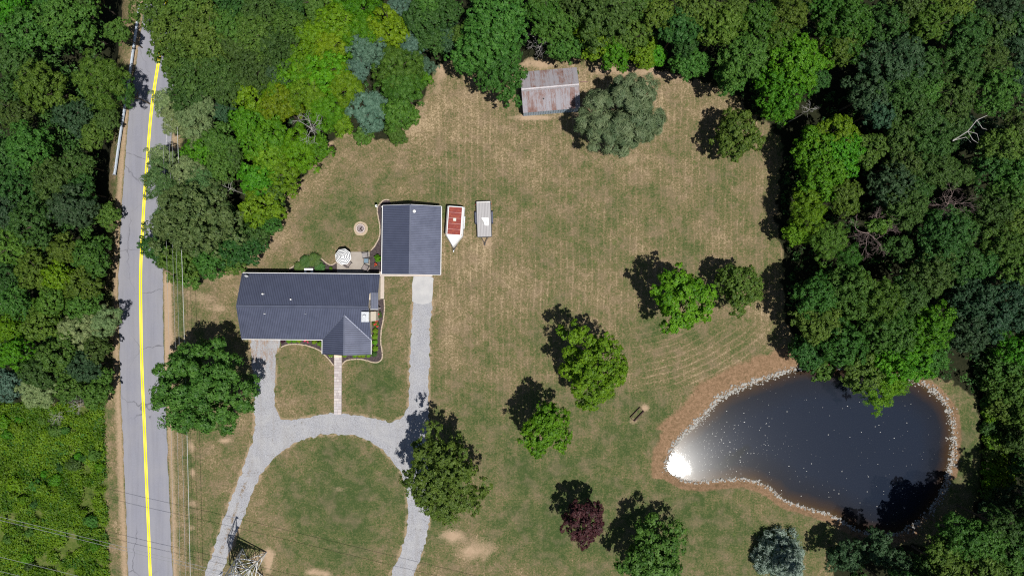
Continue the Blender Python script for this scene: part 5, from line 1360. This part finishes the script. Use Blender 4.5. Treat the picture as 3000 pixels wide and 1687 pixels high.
for k in range(6):
    a = r.random() * 6.28; b0 = Vector((r.gauss(0, .1), r.gauss(0, .1), .1 + .03 * k)); dd = Vector((math.cos(a), math.sin(a), .15)) * .22; MB().tube([b0 - dd, b0 + dd], .035, 6).build('log', plain('charred_log', (.05, .035, .035), 1) if k == 0 else bpy.data.materials['charred_log'], fp)

# front walk: each paver its own piece
a = W(990.5, 1046); wk = empty('front_walk', (a.x, a.y, 0)); tag(wk, 'straight walk of grey-pink pavers from the porch to the gravel loop', 'walkway')
m = Mat('paver', .9, .15); rr = m.rand(); n1 = m.noise(9, 3, .6); c = m.ramp(rr, [(.0, (.38, .335, .34)), (.35, (.45, .405, .40)), (.7, (.54, .49, .475)), (1, (.43, .40, .42))]); m.col(m.mix(m.math('MULTIPLY', n1, .25), c, (.27, .235, .23))); PV = m.mat
MB().box(-.56, .56, -8.25, .02, -.05, .03).build('bedding', plain('joint_sand', (.22, .19, .17), 1), wk)
r = random.Random(12); y = 0; meshes = {}
while y > -8.15:
    hh = .40
    row = r.choice([(.36, .36, .36), (.54, .54), (.36, .72), (.72, .36), (.54, .54)]); x = -.54
    for w_ in row:
        if w_ not in meshes: mb = MB(); mb.box(.012, w_ - .012, -hh + .012, -.012, .0, .045); meshes[w_] = mb.build('paver', PV, wk); o = meshes[w_]
        else: o = meshes[w_].copy(); col.objects.link(o)
        o.location = (x - .0 + y * .008, y, .02 + r.random() * .006); x += w_
    y -= hh
a = W(990.5, 1042); st_ = MB().box(-.55, .55, -.22, .6, -.05, .16).build('front_step', plain('cream_step', (.62, .52, .40), .8, .2), None); st_.location = (a.x, a.y, 0); tag(st_, 'cream front step between porch roof and paver walk', 'step')

# ------------------------------------------------------------------ planting
def shrub(px_, py_, d_, h_, label, c='box', kind='shrub', group='clipped boxwood shrubs', name='boxwood_shrub', cat='shrub'):
    return tree(px_, py_, d_, h_ * .55, kind, c, label, cat, group, name, zr=h_ * .5)
for (px_, py_), lab in zip([(1100, 970), (1099, 986), (1099, 1002), (1100, 1021)], ['topmost round boxwood in the row along the east wall', 'second round boxwood down the east wall row', 'third round boxwood down the east wall row', 'round boxwood directly above the dark corner bush']):
    shrub(px_, py_, 17, .8, lab)
shrub(1097, 1037, 16, .8, 'darker round bush at the right front corner of the porch roof', c='dg')
for (px_, py_), lab in zip([(846, 998), (862, 997.5), (876, 997), (921, 1001)], ['leftmost boxwood in the bed below the front eave', 'second boxwood from the left below the front eave', 'boxwood left of the pink flowers below the front eave', 'boxwood right of the pink flowers below the front eave']):
    shrub(px_, py_, 15, .8, lab)
shrub(936, 1006, 14, .8, 'boxwood in the inner corner left of the porch'); shrub(944, 1014, 11, .6, 'smallest boxwood against the left side of the porch')
for (px_, py_), lab in zip([(969, 1039.5), (1009, 1040), (1040, 1040), (1053, 1040), (1064, 1040.5), (1080, 1040)], ['boxwood on the left of the front step', 'boxwood on the right of the front step', 'first of the boxwoods crowded below the right porch eave', 'second of the boxwoods crowded below the right porch eave', 'third of the boxwoods crowded below the right porch eave', 'last boxwood below the right porch eave, beside the dark bush']):
    shrub(px_, py_, 15, .75, lab)
def rose(px_, py_, d_, label, leaf='dg'):
    p = W(px_, py_, .4); R = d_ * S / 2; t = empty('rose_bush', (p.x, p.y, .04)); tag(t, label, 'flower bush', 'pink flowering bushes')
    o = link('foliage', CR['bush'][1], t, LM[leaf]); o.scale = (R, R, .3); o.location = (0, 0, .35)
    r = random.Random(int(px_)); mb = MB()
    V, F, T = [], [], []; rg = np.random.RandomState(int(px_)); n = 46
    cl = rg.randn(4, 2) * R * .45; P = np.concatenate([np.concatenate([cl[k] + rg.randn(n // 4 + 1, 2) * R * .16, .6 + rg.rand(n // 4 + 1, 1) * .12], 1) for k in range(4)])
    me = foliage_mesh('blossoms', *leaf_quads(P, rg.randn(len(P), 3) * .4 + np.array([0, 0, 1]), np.full(len(P), .13), 1.1, 1.0, rg, rg.rand(len(P))))
    link('blossoms', me, t, LM['rose']); return t
rose(1109, 922, 20, 'pink flowering bush beside the cream chimney base'); rose(1101, 950, 20, 'pink flowering bush just above the east wall boxwood row', 'ol'); rose(900, 996, 14, 'pink flowering bush among the boxwoods below the front eave', 'ol')
shrub(1108, 757, 22, 1.2, 'leafy green bush against the left wall of the garage', c='vg', kind='bush', group=None, name='leafy_bush'); rose(1102, 775, 9, 'small red flower plant below the leafy bush at the garage', 'ol')
shrub(969.5, 786, 10, .5, 'small yellow-green hosta in the mulch left of the patio', c='lm', kind='bush', group=None, name='hosta_plant')
shrub(828, 1000, 13, .5, 'dark low plant at the left end of the front bed', c='plum', kind='bush', group=None, name='dark_plant')
shrub(1690, 214, 13, .8, 'small round green bush behind the shed corner', c='mg', kind='bush', group=None, name='small_bush')
def grass_clump(px_, py_, R, label):
    rg = np.random.RandomState(int(px_ * 3)); p = W(px_, py_, .6); t = empty('ornamental_grass', (p.x, p.y, .03)); tag(t, label, 'ornamental grass', 'tall ornamental grass clumps')
    n = 900; a = rg.rand(n) * 6.283; l = R * (.45 + .6 * rg.rand(n)); w_ = .022 + .02 * rg.rand(n); d_ = np.stack([np.cos(a), np.sin(a)], 1); pr = np.stack([-d_[:, 1], d_[:, 0]], 1); b = rg.randn(n, 2) * R * .13
    V = []; 
    for f, hgt, ww in ((0, 0, .6), (.45, 1.0, 1.0), (.85, 1.02, .8), (1.08, .7, .15)):
        c_ = b + d_ * (l * f)[:, None]; z = hgt * R * .95 * (.7 + .3 * rg.rand(n)) 
        for s in (-1, 1): V.append(np.concatenate([c_ + pr * (s * w_ * ww)[:, None], z[:, None]], 1))
    V = np.stack(V, 1); F = np.concatenate([np.array([[2 * k, 2 * k + 1, 2 * k + 3, 2 * k + 2]]) for k in range(3)]); F = (F[None] + 8 * np.arange(n)[:, None, None]).reshape(-1, 4)
    link('blades', foliage_mesh('blades', V.reshape(-1, 3), F, np.repeat(rg.rand(n), 8)), t, LM['blade']); return t
grass_clump(921, 761, .95, 'right hand tall grass clump behind the air conditioning unit'); grass_clump(897, 766, .9, 'left hand tall grass clump behind the air conditioning unit'); grass_clump(877, 783, .8, 'arching grass clump at the left end of the back bed'); grass_clump(936, 784, .72, 'low grass clump right of the air conditioning unit')

# ------------------------------------------------------------------ guard rail
GR = [(408, 14), (399, 90), (389.5, 153), (382, 208), (370, 291), (359, 354), (348, 425), (339, 492), (335.5, 512)]
gp = [W(x, y, .65) for x, y in GR]; rt = gp[0].xy
gr = empty('guard_rail', (gp[4].x, gp[4].y, 0)); tag(gr, 'galvanised guard rail along the left edge of the road', 'guard rail')
pts = resample([v.xy for v in gp], 1.9); org = gp[4]
RAIL = plain('rail_steel', (.52, .58, .66), .45, .5, .25, var=.15)
for i in range(0, len(pts) - 1, 2):
    seg = pts[i:i + 3]; mb = MB()
    for a, b in zip(seg[:-1], seg[1:]):
        t = (b - a).normalized(); n_ = Vector((-t.y, t.x)); prof = [(-.02, .40), (.05, .47), (-.02, .54), (.05, .62), (-.02, .72), (-.16, .72), (-.16, .40)]
        vs = [(q_.x + n_.x * o_ - org.x, q_.y + n_.y * o_ - org.y, z) for q_ in (a, b) for o_, z in prof]
        mb._add(vs, [(k, (k + 1) % 7, 7 + (k + 1) % 7, 7 + k) for k in range(7)])
    mb.build('rail_section', RAIL, gr)
post = None
for i, q_ in enumerate(pts):
    if post is None: mb = MB(); mb.box(-.08, .08, -.08, .08, -.3, .78); post = mb.build('post', plain('post_wood', (.2, .19, .18), .9), gr); o = post
    else: o = post.copy(); col.objects.link(o)
    t = (pts[min(i + 1, len(pts) - 1)] - pts[max(i - 1, 0)]).normalized(); o.location = (q_.x - org.x + t.y * .18, q_.y - org.y - t.x * .18, 0)

# ------------------------------------------------------------------ lattice pylon and wires
c0 = W(741, 1647); py_ = empty('lattice_pylon', (c0.x, c0.y, 0), math.radians(-8)); tag(py_, 'galvanised lattice power pylon at the bottom edge beside the drive', 'pylon')
HT = 13.6; bw, tw = 1.78, .5
PST = plain('pylon_steel', (.68, .69, .71), .5, .5, .2, var=.1)
def hw(z): return bw + (tw - bw) * min(1, z / 11.0)
def cor(k, z): s = ((1, 1), (-1, 1), (-1, -1), (1, -1))[k % 4]; return Vector((s[0] * hw(z), s[1] * hw(z), z))
for k in range(4): MB().beam(cor(k, -.1), cor(k, HT), .15, .15).build('leg', PST, py_)
bar_me = MB(); bar_me.box(-.5, .5, -.5, .5, 0, 1)
proto = [None]
def brace(p, q_, w_=.07):
    p, q_ = Vector(p), Vector(q_); d_ = q_ - p
    if proto[0] is None: proto[0] = bar_me.build('brace', PST, py_); o = proto[0]
    else: o = proto[0].copy(); col.objects.link(o)
    o.location = p; o.rotation_euler = d_.to_track_quat('Z', 'Y').to_euler(); o.scale = (w_, w_, d_.length)
lev = [0, 2.6, 4.8, 6.7, 8.3, 9.7, 11, 12.3, HT]
for z0, z1 in zip(lev[:-1], lev[1:]):
    for k in range(4):
        if z0 > 0: brace(cor(k, z0), cor(k + 1, z0), .075)
        if z0 == 0:
            md = (cor(k, z1) + cor(k + 1, z1)) / 2; brace(cor(k, 0), md); brace(cor(k + 1, 0), md); brace(cor(k, 1.3), (cor(k, 0) + md) / 2, .05); brace(cor(k + 1, 1.3), (cor(k + 1, 0) + md) / 2, .05)
        else: brace(cor(k, z0), cor(k + 1, z1)); brace(cor(k + 1, z0), cor(k, z1))
for z in (2.6, 6.7): brace(cor(0, z), cor(2, z), .06); brace(cor(1, z), cor(3, z), .06)
for k in range(4): brace(cor(k, HT), cor(k + 1, HT), .08)
def arm(z, L, s):
    mb = MB(); t = Vector((0, s * L, z + .15))
    for x in (-tw, tw): mb.beam((x, s * tw, z), t, .09); mb.beam((x, s * tw, z + .9), t, .07)
    for f in (.3, .6): mb.beam((-tw * (1 - f), s * (tw + (L - tw) * f), z + .15 * f), (tw * (1 - f), s * (tw + (L - tw) * f), z + .15 * f), .05)
    mb.build('crossarm', PST, py_)
    mb = MB(); 
    for i in range(5): mb.cyl((0, s * L), .13, z + .02 - i * .17, z + .1 - i * .17, 8, r2=.07)
    mb.build('insulator', plain('insulator_grey', (.3, .32, .36), .3, .5) if 'insulator_grey' not in bpy.data.materials else bpy.data.materials['insulator_grey'], py_); return t
for z, L in ((12.4, 3.5), (11.0, 2.4)):
    for s in (-1, 1): arm(z, L, s)
def wire(name, pts, r, label, group, mat):
    a = pts[0]; o = MB().tube([p - a for p in pts], r, 4).build(name, mat); o.location = a; tag(o, label, 'power line', group); return o
WIRE = plain('wire_aluminium', (.40, .41, .42), .5, .4, .4)
def sag(a, b, s, n=14): return [a.lerp(b, k / n) - Vector((0, 0, 4 * s * (k / n) * (1 - k / n))) for k in range(n + 1)]
Rz = Matrix.Rotation(math.radians(-8), 3, 'Z')
for (off, z), (lx, ly, lz), r_, lab in (((3.5, 11.6), (-200, 1011, 11.0), .022, 'uppermost of the high wires crossing the lower left scrub'), ((2.4, 10.3), (-200, 1055, 9.8), .022, 'middle one of the high wires crossing the lower left scrub'), ((-2.4, 10.3), (-200, 1143, 9.8), .022, 'lower of the high wires crossing the lower left scrub'), ((-3.5, 11.6), (-200, 1143, 11), .022, 'lowest of the high wires, leaving the lower left corner')):
    A_ = c0 + Rz @ Vector((0, off, 0)); A_ = Vector((A_.x, A_.y, z)); far_ = Vector((-130, A_.y + .235 * 92 , z + 1.0)); 
    wire('power_wire', sag(A_, far_, 1.2), r_, lab, 'high wires from the pylon', WIRE)
    e_ = Vector((60, A_.y - .235 * 98, z + 1.0)); wire('power_wire', sag(A_, e_, 1.2), r_, lab.replace('crossing the lower left scrub', 'running right from the pylon').replace('leaving the lower left corner', 'running right from the pylon'), 'high wires right of the pylon', WIRE)
for x0, x1, r_, lab in ((484, 507, .016, 'leftmost thin roadside wire above the right verge'), (502, 525, .016, 'second thin roadside wire above the right verge'), (512, 541, .016, 'third thin roadside wire above the right verge'), (528, 555, .024, 'thick pale roadside cable, rightmost above the right verge')):
    a = W(x0, 702, 7.6); b = W(x1, 1687, 7.6); d_ = (b - a); wire('roadside_wire', sag(a - d_ * .35, b + d_ * .3, .4), r_, lab, 'wires along the road', WIRE if r_ < .02 else PST)

# ------------------------------------------------------------------ loose things on the grass
p = W(1866, 1213); bn_ = empty('timber_frame', (p.x, p.y, 0), math.radians(46)); tag(bn_, 'dark rectangular timber frame lying on worn grass left of the pond', 'frame')
WD = plain('dark_timber', (.075, .05, .042), .9, .1, var=.3, scale=4)
MB().box(-1.05, 1.05, -.46, -.30, .0, .3).build('wide_board', WD, bn_); MB().box(-1.05, 1.05, .38, .46, 0, .28).build('long_board', WD, bn_)
for x in (-1.05, .98): MB().box(x, x + .07, -.30, .38, .0, .26).build('end_board', WD, bn_)
p = W(617, 808, .2); o = MB().cyl((0, 0), .14, 0, .2, 12, r2=.1).build('bucket', plain('blue_plastic', (.16, .25, .6), .5), None); o.location = (p.x, p.y, 0); tag(o, 'small blue bucket on the bare grass left of the house', 'bucket')
p = W(969, 1045, .1); o = MB().box(-.22, .22, -.05, .05, .04, .12).build('downspout_block', WHITE, None); o.location = (p.x, p.y, 0); tag(o, 'small white splash block in the mulch left of the front step', 'splash block')
